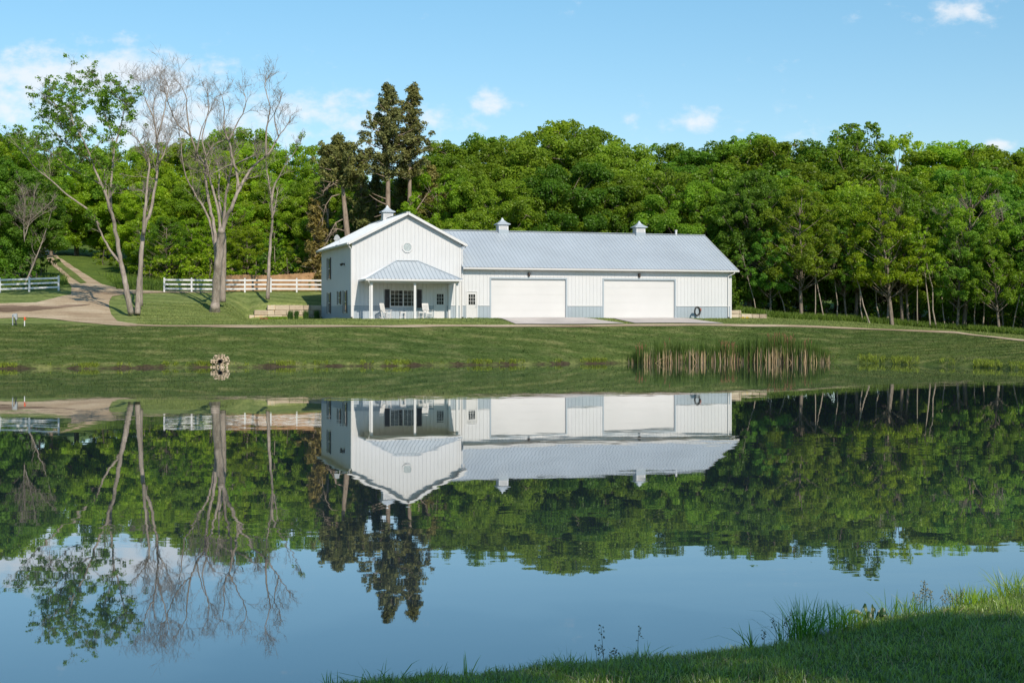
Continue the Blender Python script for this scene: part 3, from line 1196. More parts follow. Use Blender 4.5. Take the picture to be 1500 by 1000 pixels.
m2.box(.85, 7.7, -2.46, -2.26, PZ - .28, PZ - .092)
m2.box(.9, 1.08, -2.25, -.02, PZ - .28, PZ - .092)
m2.box(7.48, 7.66, -2.25, -.02, PZ - .28, PZ - .092)
m2.build('porch_ceiling', MAT['white_trim'], porch_roof)
for px in (.99, 4.29, 7.57):
    m2 = MB()
    m2.box(px - .085, px + .085, -2.445, -2.275, -.03, PZ - .282)
    m2.box(px - .1, px + .1, -2.46, -2.26, -.03, .1)
    m2.build('porch_post', MAT['white_trim'], barn, bevel=.006)
m2 = MB()
m2.box(7.5, 7.66, -.13, -.025, -.03, PZ - .282)
m2.build('pilaster', MAT['white_trim'], barn)
downspout([(PX0 + .12, PY - .05, PZ - .12), (PX0 + .14, PY - .03, PZ - .22), (PX0 + .28, PY + .3, PZ - .5), (PX0 + .28, PY + .31, .0)])
m2 = MB()
m2.box(.3, 8.3, -2.62, -.005, -.14, -.03)
tag(m2.build('porch_slab', MAT['concrete'], barn))


# windows, doors -----------------------------------------------------
def frame_boxes(m, x0, x1, z0, z1, w, y0, y1):
    m.box(x0, x1, y0, y1, z0, z0 + w)
    m.box(x0, x1, y0, y1, z1 - w, z1)
    m.box(x0, x0 + w, y0, y1, z0 + w, z1 - w)
    m.box(x1 - w, x1, y0, y1, z0 + w, z1 - w)


def to_left(m):
    m.v = [(y, x, z) for (x, y, z) in m.v]
    return m


# big porch window
m2 = MB()
frame_boxes(m2, 2.9, 5.0, .87, 2.19, .07, -.055, .06)
m2.box(3.91, 3.99, -.045, .05, .94, 2.12)
big_window = m2.build('window', MAT['white_trim'], barn)
m2 = MB()
m2.box(2.96, 4.94, .015, .03, .93, 2.13)
m2.build('pane', MAT['glass'], big_window)
m2 = MB()
for s0, s1 in ((2.97, 3.91), (3.99, 4.93)):
    for k in (1, 2):
        x = s0 + (s1 - s0) * k / 3
        m2.box(x - .011, x + .011, -.0, .014, .94, 2.12)
    for k in (1, 2, 3):
        z = .94 + 1.18 * k / 4
        m2.box(s0, s1, .001, .013, z - .011, z + .011)
m2.build('muntin', MAT['white_trim'], big_window)


def shutter(x0, x1, z0, z1, left=False, parent=None):
    m = MB()
    frame_boxes(m, x0, x1, z0, z1, .05, -.065, -.022)
    zm = (z0 + z1) / 2
    m.box(x0 + .05, x1 - .05, -.063, -.022, zm - .03, zm + .03)
    k = int((z1 - z0) / .05)
    for i in range(k):
        z = z0 + .05 + (z1 - z0 - .1) * (i + .5) / k
        m.bar((x0 + .05, -.045, z), (x1 - .05, -.045, z), .03, .022, up=(0, .5, 1))
    m.box(x0 + .04, x1 - .04, -.03, -.023, z0 + .03, z1 - .03)
    if left:
        to_left(m)
    m.build('shutter', MAT['shutter'], parent or barn)


shutter(2.5, 2.88, .8, 2.2, parent=big_window)
shutter(5.02, 5.4, .8, 2.2, parent=big_window)

# octagonal gable window
m2 = MB()
R1, R0 = .43, .33
cxo, czo = GW / 2, 5.43
o8 = lambda r: [(cxo + r * math.cos(math.pi / 8 + k * math.pi / 4), czo + r * math.sin(math.pi / 8 + k * math.pi / 4)) for k in range(8)]
oo, oi = o8(R1), o8(R0)
for k in range(8):
    k2 = (k + 1) % 8
    m2.prism([oo[k], oo[k2], oi[k2], oi[k]], -.075, -.019)
octo = m2.build('octagon_window', MAT['white_trim'], barn)
m2 = MB()
m2.prism(o8(R0 + .01), -.04, -.021)
m2.build('pane', simple_mat('frosted_glass', (.36, .42, .43), .25, 0, .2, 9), octo)
m2 = MB()
for k in range(8):
    a, b2 = o8(.2)[k], o8(.2)[(k + 1) % 8]
    m2.bar((a[0], -.048, a[1]), (b2[0], -.048, b2[1]), .014, .02)
    c2, d2 = o8(.2)[k], oi[k]
    m2.bar((c2[0], -.048, c2[1]), (d2[0], -.048, d2[1]), .014, .014)
    a, b2 = o8(.1)[k], o8(.1)[(k + 1) % 8]
    m2.bar((a[0], -.048, a[1]), (b2[0], -.048, b2[1]), .012, .02)
m2.build('came', MAT['white_trim'], octo)

for (c, z0, z1, w) in WIN_L:
    xa, xb = c - w / 2 + .42, c + w / 2 - .42
    m = to_left((lambda q: (frame_boxes(q, xa - .03, xb + .03, z0 - .02, z1 + .02, .07, -.06, .05), q.box(xa + .04, xb - .04, -.05, .03, (z0 + z1) / 2 - .03, (z0 + z1) / 2 + .03), q)[-1])(MB()))
    wo = m.build('window', MAT['white_trim'], barn)
    m = MB()
    m.box(xa + .03, xb - .03, .0, .015, z0 + .04, z1 - .04)
    to_left(m).build('pane', MAT['glass'], wo)
    shutter(xa - .39, xa - .04, z0 - .03, z1 + .03, True, wo)
    shutter(xb + .04, xb + .39, z0 - .03, z1 + .03, True, wo)


def entry_door(x0, x1, z1, handle_left):
    m = MB()
    m.box(x0, x0 + .07, -.05, .06, -.02, z1)
    m.box(x1 - .07, x1, -.05, .06, -.02, z1)
    m.box(x0 + .07, x1 - .07, -.05, .06, z1 - .07, z1)
    fr = m.build('door', MAT['white_trim'], barn)
    m = MB()
    gx0, gx1, gz0, gz1 = (x0 + x1) / 2 - .28, (x0 + x1) / 2 + .28, 1.05, 1.88
    a, bb, top = x0 + .072, x1 - .072, z1 - .075
    m.box(a, bb, .0, .045, .0, gz0)
    m.box(a, bb, .0, .045, gz1, top)
    m.box(a, gx0, .0, .045, gz0, gz1)
    m.box(gx1, bb, .0, .045, gz0, gz1)
    for pz0, pz1 in ((.16, .85),):
        for q0, q1 in ((a + .12, (a + bb) / 2 - .05), ((a + bb) / 2 + .05, bb - .12)):
            frame_boxes(m, q0, q1, pz0, pz1, .02, -.01, 0)
    m.build('door_leaf', MAT['white_door'], fr)
    m = MB()
    m.box(gx0 - .01, gx1 + .01, .02, .03, gz0 - .01, gz1 + .01)
    pane = m.build('door_window', MAT['glass'], fr)
    m = MB()
    frame_boxes(m, gx0 - .025, gx1 + .025, gz0 - .025, gz1 + .025, .035, -.015, 0)
    for k in (1, 2):
        x = gx0 + (gx1 - gx0) * k / 3
        m.box(x - .012, x + .012, -.003, .018, gz0, gz1)
        z = gz0 + (gz1 - gz0) * k / 3
        m.box(gx0, gx1, -.002, .017, z - .012, z + .012)
    m.build('muntin', MAT['white_trim'], fr)
    m = MB()
    hx = a + .07 if handle_left else bb - .07
    m.tube([(hx, .0, .92), (hx, -.05, .92), (hx, -.085, .92)], [.018, .018, .035], 8)
    m.build('handle', MAT['galv'], fr)
    m = MB()
    m.tube([(hx, .0, 1.04), (hx, -.02, 1.04)], .03, 8)
    m.build('lock', MAT['galv'], fr)
    m = MB()
    m.box(x0 - .03, x1 + .03, -.3, .0, -.1, -.022)
    m.build('door_sill', MAT['concrete'], fr)


entry_door(6.37, 7.37, 2.14, True)
entry_door(8.95, 9.88, 2.12, False)


def garage_door(x0, x1, z1):
    m = MB()
    m.box(x0 - .12, x0, -.035, .12, -.02, z1 + .12)
    m.box(x1, x1 + .12, -.035, .12, -.02, z1 + .12)
    m.box(x0, x1, -.035, .12, z1, z1 + .12)
    g = m.build('garage_door', MAT['grey_metal'], barn)
    n = 5
    for k in range(n):
        za, zb = z1 * k / n, z1 * (k + 1) / n
        m = MB()
        m.box(x0 + .004, x1 - .004, .1, .14, za + .004, zb)
        nn = 8
        for j in range(nn):
            q0 = x0 + (x1 - x0) * (j + .08) / nn
            q1 = x0 + (x1 - x0) * (j + .92) / nn
            frame_boxes(m, q0, q1, za + .1, zb - .1, .01, .0985, .1)
        m.build('door_section', MAT['white_door'], g)


garage_door(10.97, 17.16, 3.08)
garage_door(20.4, 26.56, 3.08)


def wall_lamp(x, z):
    m = MB()
    m.box(x - .09, x + .09, -.06, -.02, z - .1, z + .12)
    m.tube([(x, -.1, z + .17), (x, -.1, z + .12), (x, -.1, z + .05)], [.05, .12, .15], 12)
    m.tube([(x, -.1, z + .05), (x, -.1, z - .16)], [.1, .075], 10)
    m.build('wall_lamp', MAT['dark_lamp'], barn)


wall_lamp(14.07, 3.45)
wall_lamp(23.45, 3.45)
m = MB()
m.tube([(-.02, 3.05, 4.2), (-.08, 3.05, 4.2)], .09, 10)
for s in (-1, 1):
    m.tube([(-.08, 3.05, 4.2), (-.18, 3.05 + s * .12, 4.24), (-.3, 3.05 + s * .2, 4.14)], [.03, .06, .1], 10)
m.build('flood_light', MAT['dark_lamp'], barn)
# small dish on the wing's roof edge
m = MB()
dx, dy = -.1, 4.6
dz = APEX - SL * (GW / 2 + .1)
m.tube([(dx, dy, dz - .02), (dx, dy, dz + .5)], .022, 6)
m.tube([(dx - .02, dy - .03, dz + .42), (dx - .2, dy - .12, dz + .44), (dx - .3, dy - .18, dz + .46)], [.06, .22, .27], 14, cap=True)
m.bar((dx - .15, dy - .1, dz + .3), (dx - .55, dy - .3, dz + .38), .025, .025)
m.build('satellite_dish', MAT['white_trim'], barn)

# concrete aprons before the garage doors
def apron(x0, x1, f0, f1):
    o = []
    for x, y in ((x0 - .15, .05), (x1 + .15, .05), (f1, -6.3), (f0, -6.3)):
        p = B2W(x, y)
        o.append(Vector((p.x, p.y, 0)))
    return sheet('concrete_apron', o, MAT['concrete'], .055, .9)


apron(10.97, 17.16, 11.0, 19.65)
apron(20.4, 26.56, 20.5, 27.9)


# ---- chairs, tables and hose on and by the porch
def on_porch(x, y, z=-.03):
    return B2W(x, y, z)


def make_rocker():
    r = empty('rocking_chair')
    P = MAT['chair_paint']
    for sx in (-1, 1):
        m = MB()
        pts = []
        for k in range(9):
            a = -.55 + 1.1 * k / 8
            pts.append((sx * .25, math.sin(a) * .85 + .03, .85 - math.cos(a) * .85 + .015))
        for a, b2 in zip(pts[:-1], pts[1:]):
            m.bar(a, b2, .035, .035)
        m.build('rocker', P, r)
        m = MB()
        m.bar((sx * .25, -.24, .05), (sx * .25, -.26, .64), .04, .04, up=(0, 1, 0))
        m.build('leg', P, r)
        m = MB()
        m.bar((sx * .25, .2, .06), (sx * .25, .26, .45), .04, .04, up=(0, 1, 0))
        m.bar((sx * .25, .26, .45), (sx * .25, .44, 1.14), .04, .04, up=(0, 1, 0))
        m.build('leg', P, r)
        m = MB()
        m.bar((sx * .27, -.34, .66), (sx * .27, .32, .64), .09, .025)
        m.build('armrest', P, r)
    m = MB()
    for k in range(7):
        y = -.25 + k * .075
        m.bar((-.25, y, .43 - k * .008), (.25, y, .43 - k * .008), .06, .02, up=(0, 0, 1))
    m.box(-.25, .25, -.28, -.25, .36, .42)
    m.build('seat', P, r)
    m = MB()
    for k in range(6):
        x = -.19 + k * .076
        m.bar((x, .25, .46), (x, .425, 1.1), .05, .015, up=(0, 1, 0))
    m.bar((-.26, .43, 1.12), (.26, .43, 1.12), .1, .03, up=(0, 1, 0))
    m.bar((-.25, .25, .47), (.25, .25, .47), .05, .03, up=(0, 1, 0))
    m.build('backrest', P, r)
    m = MB()
    m.bar((-.25, -.25, .22), (.25, -.25, .22), .025, .025)
    m.bar((-.25, .22, .2), (.25, .22, .2), .025, .025)
    for sx in (-1, 1):
        m.bar((sx * .25, -.25, .25), (sx * .25, .22, .25), .025, .025)
    m.build('stretcher', P, r)
    return r


rc = make_rocker()
rc.location = on_porch(2.35, -1.25)
rc.rotation_euler = (0, 0, YAW + math.radians(42))
tag(rc, 'white slatted rocking chair under the porch window, turned half sideways', 'rocking chair', 'rocking chairs on the porch')
r2 = copy_tree(rc)
r2.location = on_porch(5.55, -1.3)
r2.rotation_euler = (0, 0, YAW + math.radians(14))
tag(r2, 'white slatted rocking chair between the middle porch post and the door', 'rocking chair', 'rocking chairs on the porch')


def make_side_table():
    r = empty('side_table')
    P = MAT['chair_paint']
    m = MB()
    for k in range(4):
        m.box(-.21 + k * .107, -.21 + k * .107 + .098, -.2, .2, .5, .525)
    m.build('table_top', P, r)
    for sx in (-1, 1):
        for sy in (-1, 1):
            m = MB()
            m.box(sx * .18 - .022, sx * .18 + .022, sy * .17 - .022, sy * .17 + .022, 0, .498)
            m.build('leg', P, r)
    m = MB()
    m.box(-.155, .155, -.185, -.16, .42, .49)
    m.build('apron_rail', P, r)
    m = MB()
    m.box(-.155, .155, .16, .185, .42, .49)
    m.build('apron_rail', P, r)
    m = MB()
    m.box(-.16, .16, -.15, .15, .12, .14)
    m.build('lower_shelf', P, r)
    return r


st = make_side_table()
st.location = on_porch(3.5, -1.75)
st.rotation_euler = (0, 0, YAW)
tag(st, 'small white side table beside the rocking chair below the porch window', 'side table', 'side tables on the porch')
s2 = copy_tree(st)
s2.location = on_porch(4.9, -1.75)
tag(s2, 'small white side table just past the middle porch post', 'side table', 'side tables on the porch')

# hose on its stand by the far garage door
hs = empty('hose_stand', B2W(28.25, -.75, -.05), YAW)
tag(hs, 'black garden hose coiled on a stand with a red handle by the grey wainscot', 'hose')
rh = random.Random(5)
m = MB()
for k in range(7):
    pts = []
    rr = .27 + rh.uniform(-.04, .05)
    ox, oy = rh.uniform(-.03, .03), rh.uniform(-.07, .07)
    for i in range(25):
        a = 2 * math.pi * i / 24
        pts.append((ox + rr * .82 * math.cos(a), oy + .02 * math.sin(a * 2), .62 + rr * 1.22 * math.sin(a)))
    m.tube(pts, .026, 6)
m.tube([(-.1, -.05, .25), (-.14, -.08, .1), (-.1, -.1, .03), (.1, -.15, .02)], .024, 6)
m.build('hose_coil', MAT['rubber'], hs, smooth=True)
m = MB()
m.tube([(.24, .06, 0), (.24, .06, .85)], .035, 8)
m.bar((-.05, .06, .8), (.24, .06, .84), .05, .05)
m.build('stand_post', MAT['galv'], hs)
m = MB()
m.tube([(.27, .0, .62), (.29, -.02, .72), (.27, .0, .88)], [.05, .07, .045], 8)
m.build('hydrant_handle', MAT['red_brown'], hs)
m = MB()
m.box(-.3, .75, -.22, .3, -.08, -.0)
m.build('base', MAT['concrete'], hs)


# ------------------------------------------------------------------ stone walls
def stone_wall(name, label, p0, p1, tops, base_z, depth=.5, seed=1):
    """dry blocks between plan points; tops: list of (fraction along, height)"""
    rs = random.Random(seed)
    p0, p1 = Vector((p0[0], p0[1])), Vector((p1[0], p1[1]))
    d = p1 - p0
    Ln = d.length
    d.normalize()
    nrm = Vector((d.y, -d.x))
    root = empty(name, (p0.x, p0.y, base_z))
    tag(root, label, 'stone wall')
    course = .42
    top_of = lambda s: max(hh for f, hh in tops if s >= f * Ln - 1e-6) if False else [hh for f, hh in tops if s >= f * Ln - 1e-6][-1]
    vs_all, f_all, tint = [], [], []
    z = 0
    ci = 0
    cap_rows = sorted({hh for f, hh in tops})
    while z < max(cap_rows) - .05:
        s = 0
        hgt = min(course, max(cap_rows) - z)
        while s < Ln - .02:
            ln = min(rs.uniform(.55, 1.25), Ln - s)
            nxt = [f * Ln for f, hh in tops if s + .01 < f * Ln < s + ln]
            if nxt:
                ln = nxt[0] - s
            if top_of(s + .01) >= z + hgt - .06:
                g = .008
                off = rs.uniform(-.03, .03)
                corners = []
                jit = lambda a=.022: rs.uniform(-a, a)
                b = len(vs_all)
                for zz in (z + g, z + hgt - g):
                    for (ss, dd) in ((s + g, off), (s + ln - g, off), (s + ln - g, off - depth), (s + g, off - depth)):
                        q = p0 + d * (ss + jit(.008)) + nrm * (dd + jit())
                        vs_all.append((q.x - p0.x, q.y - p0.y, zz + jit(.012)))
                f_all += [[b + i for i in f] for f in ((0, 3, 2, 1), (4, 5, 6, 7), (0, 1, 5, 4), (1, 2, 6, 5), (2, 3, 7, 6), (3, 0, 4, 7))]
                end = s < .5 or any(abs(s - f * Ln) < .3 for f, hh in tops)
                tv = rs.uniform(-.05, .35) + (.22 if end else 0)
                tint += [tv] * 6
            s += ln
        z += hgt
        ci += 1
    me = bpy.data.meshes.new('stone_blocks')
    me.from_pydata(vs_all, [], f_all)
    a = me.attributes.new('tint', 'FLOAT', 'FACE')
    a.data.foreach_set('value', tint)
    me.materials.append(MAT['stone'])
    bm = bmesh.new()
    bm.from_mesh(me)
    bmesh.ops.recalc_face_normals(bm, faces=bm.faces)
    bm.to_mesh(me)
    bm.free()
    o = link(bpy.data.objects.new('block_courses', me), root)
    mo = o.modifiers.new('edge', 'BEVEL')
    mo.width = .03
    mo.segments = 2
    return root


pw0 = G(365, 116.85)
pw1 = B2W(-.05, GL - .1)
stone_wall('stone_wall', 'stepped tan limestone retaining wall running into the side of the house', (pw0.x, pw0.y), (pw1.x, pw1.y),
           [(0, .42), (.07, .84), (.25, 1.26)], 2.9, seed=3)
pr0 = B2W(MX1 + .04, .55)
pr1 = B2W(MX1 + 3.1, -.35)
stone_wall('stone_wall', 'low two-step limestone wall at the far end of the garage wing', (pr0.x, pr0.y), (pr1.x, pr1.y),
           [(0, .74), (.33, .36)], 2.98, seed=9)
#@@ENDBUILDING
# ------------------------------------------------------------------ trees
def leaf_quads(rng, centers, radii, counts, size, up=.35, flat=.75, shell=.45, size_var=.35, stretch=1.35):
    """leaves in clumps: each a small pointed quad turned outward and up; returns verts, quads, tint"""
    C = np.repeat(np.asarray(centers, float), counts, axis=0)
    R = np.repeat(np.asarray(radii, float), counts)
    n = len(C)
    d = rng.normal(size=(n, 3))
    d[:, 2] = d[:, 2] + up
    d /= np.linalg.norm(d, axis=1)[:, None]
    rad = R * (shell + (1 - shell) * rng.random(n) ** .6)
    P = C + d * rad[:, None] * np.array([1, 1, flat])
    nrm = d * .8 + rng.normal(size=(n, 3)) * .5 + np.array([0, 0, .4])
    nrm /= np.linalg.norm(nrm, axis=1)[:, None]
    t = rng.normal(size=(n, 3)) + np.array([0, 0, -.3])
    t -= nrm * (t * nrm).sum(1)[:, None]
    t /= np.linalg.norm(t, axis=1)[:, None] + 1e-9
    b = np.cross(nrm, t)
    s = size * (1 + size_var * (rng.random(n) * 2 - 1))
    L = (t * (s * stretch * .5)[:, None])
    B = (b * (s * .5)[:, None])
    fold = nrm * (s * .12)[:, None]
    V = np.stack([P - L, P + B + fold - L * .1, P + L, P - B + fold - L * .1], 1).reshape(-1, 3)
    Q = np.arange(4 * n).reshape(n, 4)
    clump_t = np.repeat(rng.random(len(counts)), counts)
    tint = np.clip(.55 * clump_t + .45 * rng.random(n), 0, 1)
    return V, Q, tint


def foliage_obj(name, parts, mat, parent):
    V = np.concatenate([p[0] for p in parts])
    off = 0
    Q = []
    for p in parts:
        Q.append(p[1] + off)
        off += len(p[0])
    t = np.concatenate([p[2] for p in parts])
    me = np_mesh(name, V, Q, mat, {'tint': ('FACE', t)})
    return link(bpy.data.objects.new(name, me), parent)


def curve_pts(p0, p1, bend, rs, k=5):
    p0, p1 = Vector(p0), Vector(p1)
    mid = (p0 + p1) / 2 + Vector((rs.uniform(-bend, bend), rs.uniform(-bend, bend), rs.uniform(-bend, bend) * .4 - abs(bend) * .5))
    out = []
    for i in range(k):
        t = i / (k - 1)
        out.append(p0 * (1 - t) ** 2 + mid * 2 * t * (1 - t) + p1 * t * t)
    return out


def make_broadleaf(name, seed, height, crown_w, crown_base, n_bough, leaf=.17, density=1.0, bark='bark', leafm='leaf', trunk_r=.28, lean=.4, top_heavy=.0, gap=0.0, br_k=1.0):
    """a tree: tapered trunk, limbs to every bough, each bough a mass of leaf clumps"""
    rng = np.random.default_rng(seed)
    rs = random.Random(seed)
    root = empty(name)
    H = height
    m = MB()
    top = Vector((rs.uniform(-lean, lean), rs.uniform(-lean, lean), H * .82))
    tp = [Vector((0, 0, -.5)), Vector((0, 0, .05)), Vector((top.x * .15 + rs.uniform(-.15, .15), top.y * .15, H * .2)), Vector((top.x * .4 + rs.uniform(-.25, .25), top.y * .4 + rs.uniform(-.2, .2), H * .42)),
          Vector((top.x * .75, top.y * .75, H * .63)), top]
    m.tube(tp, [trunk_r * 1.35, trunk_r * 1.12, trunk_r * .9, trunk_r * .68, trunk_r * .38, .04], 8)

    def trunk_at(z):
        for a, b in zip(tp[:-1], tp[1:]):
            if a.z <= z <= b.z:
                return a.lerp(b, (z - a.z) / (b.z - a.z))
        return tp[-1]
    # boughs spread through the crown's envelope
    zc0, zc1 = H * crown_base, H
    boughs = []
    tries = 0
    while len(boughs) < n_bough and tries < 4000:
        tries += 1
        u = rs.random()
        z = zc0 + (zc1 - zc0) * u
        prof = math.sqrt(max(.04, 1 - ((u - .35) / .66) ** 2)) if u > .35 else .66 + u * .97
        rmax = crown_w / 2 * prof * (1 + .18 * math.sin(3 * u + seed))
        a = rs.uniform(0, 2 * math.pi)
        r = rmax * math.sqrt(rs.uniform(.2, 1.0))
        br = rs.uniform(.10, .155) * crown_w * (1.1 - .3 * u) * br_k
        c = trunk_at(min(z, H * .8)) * 1.0
        p = Vector((c.x + r * math.cos(a), c.y + r * math.sin(a), z - br * .6))
        if all((p - q).length > (br + q2) * (.60 + gap) for q, q2 in boughs):
            boughs.append((p, br))
    cc, cr, cn = [], [], []
    for p, br in boughs:
        base = trunk_at(max(H * crown_base * .55, min(H * .75, p.z - (p - trunk_at(p.z)).length * .75)))
        pts = curve_pts(base, p, .5, rs)
        r0 = trunk_r * (.34 if p.z < H * .7 else .25)
        m.tube(pts, [r0 * (1 - .82 * i / 4) for i in range(5)], 5)
        k = max(5, int(9 * (br / 1.5) ** 1.3))
        for j in range(k):
            v = Vector((rs.gauss(0, 1), rs.gauss(0, 1), rs.gauss(.18, .85)))
            v.normalize()
            q = p + Vector((v.x, v.y, v.z * .72)) * br * rs.uniform(.6, 1.0)
            r = rs.uniform(.42, .7) * min(br, 2.0) * .95
            cc.append(tuple(q))
            cr.append(r)
            cn.append(max(12, int(70 * density * (r / .75) ** 2 * (.3 / leaf) ** 1.6)))
            if j % 3 == 0:
                m.tube([p, p.lerp(q, .6) + Vector((0, 0, -.1)), q], [.05, .035, .015], 3, cap=False)
    m.build('trunk', MAT[bark], root, smooth=True)
    foliage_obj('crown', [leaf_quads(rng, cc, cr, cn, leaf)], MAT[leafm], root)
    root['h'] = H
    return root


PROTO = {}
PROTO['oak'] = [make_broadleaf('broadleaf_tree', 11 + i, 17, 11.5 + (i % 3), .2, 58, trunk_r=.34, density=.95) for i in range(4)]
PROTO['edge'] = [make_broadleaf('woodland_tree', 31 + i, 16, 8.4 + i * .8, .37, 50, leaf=.17, trunk_r=.24, bark='bark', density=.85, gap=.0, lean=1.0, br_k=.88) for i in range(4)]
PROTO['airy'] = [make_broadleaf('airy_tree', 51 + i, 16, 9.5, .22, 56, leaf=.165, density=.7, trunk_r=.22, gap=.0, br_k=.85, lean=.8) for i in range(3)]
PROTO['open'] = [make_broadleaf('open_tree', 66, 18, 7.0, .3, 120, leaf=.17, density=.8, trunk_r=.2, lean=.6, br_k=.72)]
PROTO['sapling'] = [make_broadleaf('slender_tree', 71 + i, 13, 4.4, .56, 15, leaf=.17, density=.6, trunk_r=.10, bark='bark_pale', lean=1.1, gap=.1) for i in range(3)]
PROTO['shrub'] = [make_broadleaf('shrub', 91 + i, 3.4, 4.2, .12, 12, leaf=.18, density=.55, trunk_r=.07) for i in range(3)]
for ps in PROTO.values():
    for p in ps:
        p['used'] = 0
rt = random.Random(77)


def plant(kind, x, D, ytop=None, height=None, label='', cat='tree', group=None, tone=(1, 1, 1), wide=1.0, rot=None, idx=None):
    ps = PROTO[kind]
    p = ps[rt.randrange(len(ps)) if idx is None else idx % len(ps)]
    if p['used'] == 0:
        o = p
        p['used'] = 1
    else:
        o = copy_tree(p)
    g = G(x, D)
    hh = height if height else (CAMZ + (HY - ytop) / F * D - g.z)
    s = hh / p['h']
    o.location = (g.x, g.y, g.z - .05)
    tl = .13 if kind == 'sapling' else (.05 if kind in ('edge', 'airy') else .02)
    o.rotation_euler = (rt.gauss(0, tl), rt.gauss(0, tl), rt.uniform(0, 6.28) if rot is None else rot)
    o.scale = (s * wide, s * wide, s)
    tag(o, label, cat, group)
    v = rt.uniform(.8, 1.2)
    for ch in o.children:
        if ch.name.startswith('crown'):
            ch.color = (tone[0] * v * rt.uniform(.9, 1.12), tone[1] * v, tone[2] * v * rt.uniform(.85, 1.15), 1)
        else:
            k = rt.uniform(.8, 1.2)
            ch.color = (k, k, k, 1)
    return o


GREEN = (1.0, 1.0, 1.0)
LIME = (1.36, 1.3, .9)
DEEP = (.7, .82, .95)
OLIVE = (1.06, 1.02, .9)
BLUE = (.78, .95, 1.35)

# the wood behind the garage wing and to its side: skyline trees
for (x, yt, D, kind, tone, w) in (
        (648, 222, 138, 'oak', GREEN, 1.0), (684, 193, 142, 'oak', GREEN, 1.05), (730, 188, 147, 'oak', GREEN, 1), (775, 186, 142, 'oak', GREEN, 1.05),
        (822, 176, 146, 'oak', OLIVE, 1.1), (868, 187, 142, 'oak', GREEN, 1), (902, 205, 139, 'oak', GREEN, 1), (945, 199, 150, 'airy', GREEN, 1),
        (985, 212, 148, 'oak', GREEN, 1), (1022, 214, 144, 'oak', DEEP, 1), (1062, 204, 144, 'oak', DEEP, 1.1), (1104, 196, 148, 'oak', GREEN, 1.05),
        (1146, 194, 144, 'oak', GREEN, 1.1), (1188, 203, 146, 'oak', DEEP, 1)):
    plant(kind, x, D, yt, label='leafy green tree of the tall wood above the long garage roof', group='tall trees behind the garage wing', tone=tone, wide=w)
plant('edge', 1236, 147, 190, label='round-topped tree beside the one that rises highest beyond the garage end', tone=GREEN, wide=.9)
plant('open', 1260, 146, 172, label='open-topped tree that rises above the wood beyond the garage end', tone=(1.05, 1.05, 1), wide=1.0)
for (x, yt, D, kind, tone, w) in (
        (1225, 208, 142, 'edge', GREEN, 1.1), (1300, 192, 150, 'airy', LIME, .9), (1335, 216, 150, 'airy', GREEN, 1), (1368, 210, 146, 'oak', OLIVE, 1), (1404, 208, 148, 'oak', LIME, 1.1),
        (1446, 213, 142, 'oak', OLIVE, 1.1), (1486, 215, 144, 'oak', OLIVE, 1.05), (1530, 212, 140, 'oak', GREEN, 1.1), (1580, 210, 140, 'oak', GREEN, 1.1), (1640, 215, 138, 'oak', GREEN, 1.1)):
    plant(kind, x, D, yt, label='leafy tree on the skyline of the wood beyond the far bank path', group='skyline trees of the far wood', tone=tone, wide=w)
# middle rows
for i in range(13):
    x = 650 + i * 36 + rt.uniform(-8, 8)
    plant('oak' if i % 3 else 'airy', x, 131 + rt.uniform(-2, 3), rt.uniform(235, 275), label='green tree in the wood just behind the garage ridge', group='trees close behind the garage ridge',
          tone=rt.choice([GREEN, GREEN, DEEP, LIME]), wide=1.0)
for i in range(15):
    x = 1100 + i * 36 + rt.uniform(-9, 9)
    plant(rt.choice(['edge', 'oak', 'airy']), x, 132 + rt.uniform(-3, 4), rt.uniform(228, 275), label='green tree deep in the wood beyond the garage end', group='trees deep in the far wood',
          tone=rt.choice([GREEN, DEEP, OLIVE, LIME, BLUE]), wide=1.0)
# the wood's front edge, each tree at its trunk
for (x, D, yt, kind, tone, w, idx, lab) in (
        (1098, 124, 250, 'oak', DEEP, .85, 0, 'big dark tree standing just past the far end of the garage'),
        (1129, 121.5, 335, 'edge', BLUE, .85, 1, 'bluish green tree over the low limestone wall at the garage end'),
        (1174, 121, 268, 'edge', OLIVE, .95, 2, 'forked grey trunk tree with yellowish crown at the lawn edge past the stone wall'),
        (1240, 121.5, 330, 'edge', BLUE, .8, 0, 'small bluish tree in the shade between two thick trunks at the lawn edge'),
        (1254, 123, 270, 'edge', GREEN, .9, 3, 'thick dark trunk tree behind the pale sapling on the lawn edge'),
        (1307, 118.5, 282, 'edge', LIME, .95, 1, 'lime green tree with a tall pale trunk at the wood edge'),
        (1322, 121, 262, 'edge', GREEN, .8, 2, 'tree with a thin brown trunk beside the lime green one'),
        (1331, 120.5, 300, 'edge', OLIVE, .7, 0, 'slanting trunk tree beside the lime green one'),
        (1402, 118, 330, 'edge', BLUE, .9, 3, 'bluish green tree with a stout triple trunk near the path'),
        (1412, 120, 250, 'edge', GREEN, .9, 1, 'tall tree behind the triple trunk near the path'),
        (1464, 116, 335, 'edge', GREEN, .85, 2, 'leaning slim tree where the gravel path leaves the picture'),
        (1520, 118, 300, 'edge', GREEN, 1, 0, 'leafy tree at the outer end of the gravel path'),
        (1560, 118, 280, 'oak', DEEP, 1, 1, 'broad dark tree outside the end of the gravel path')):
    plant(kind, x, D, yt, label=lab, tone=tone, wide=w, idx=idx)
k = 0
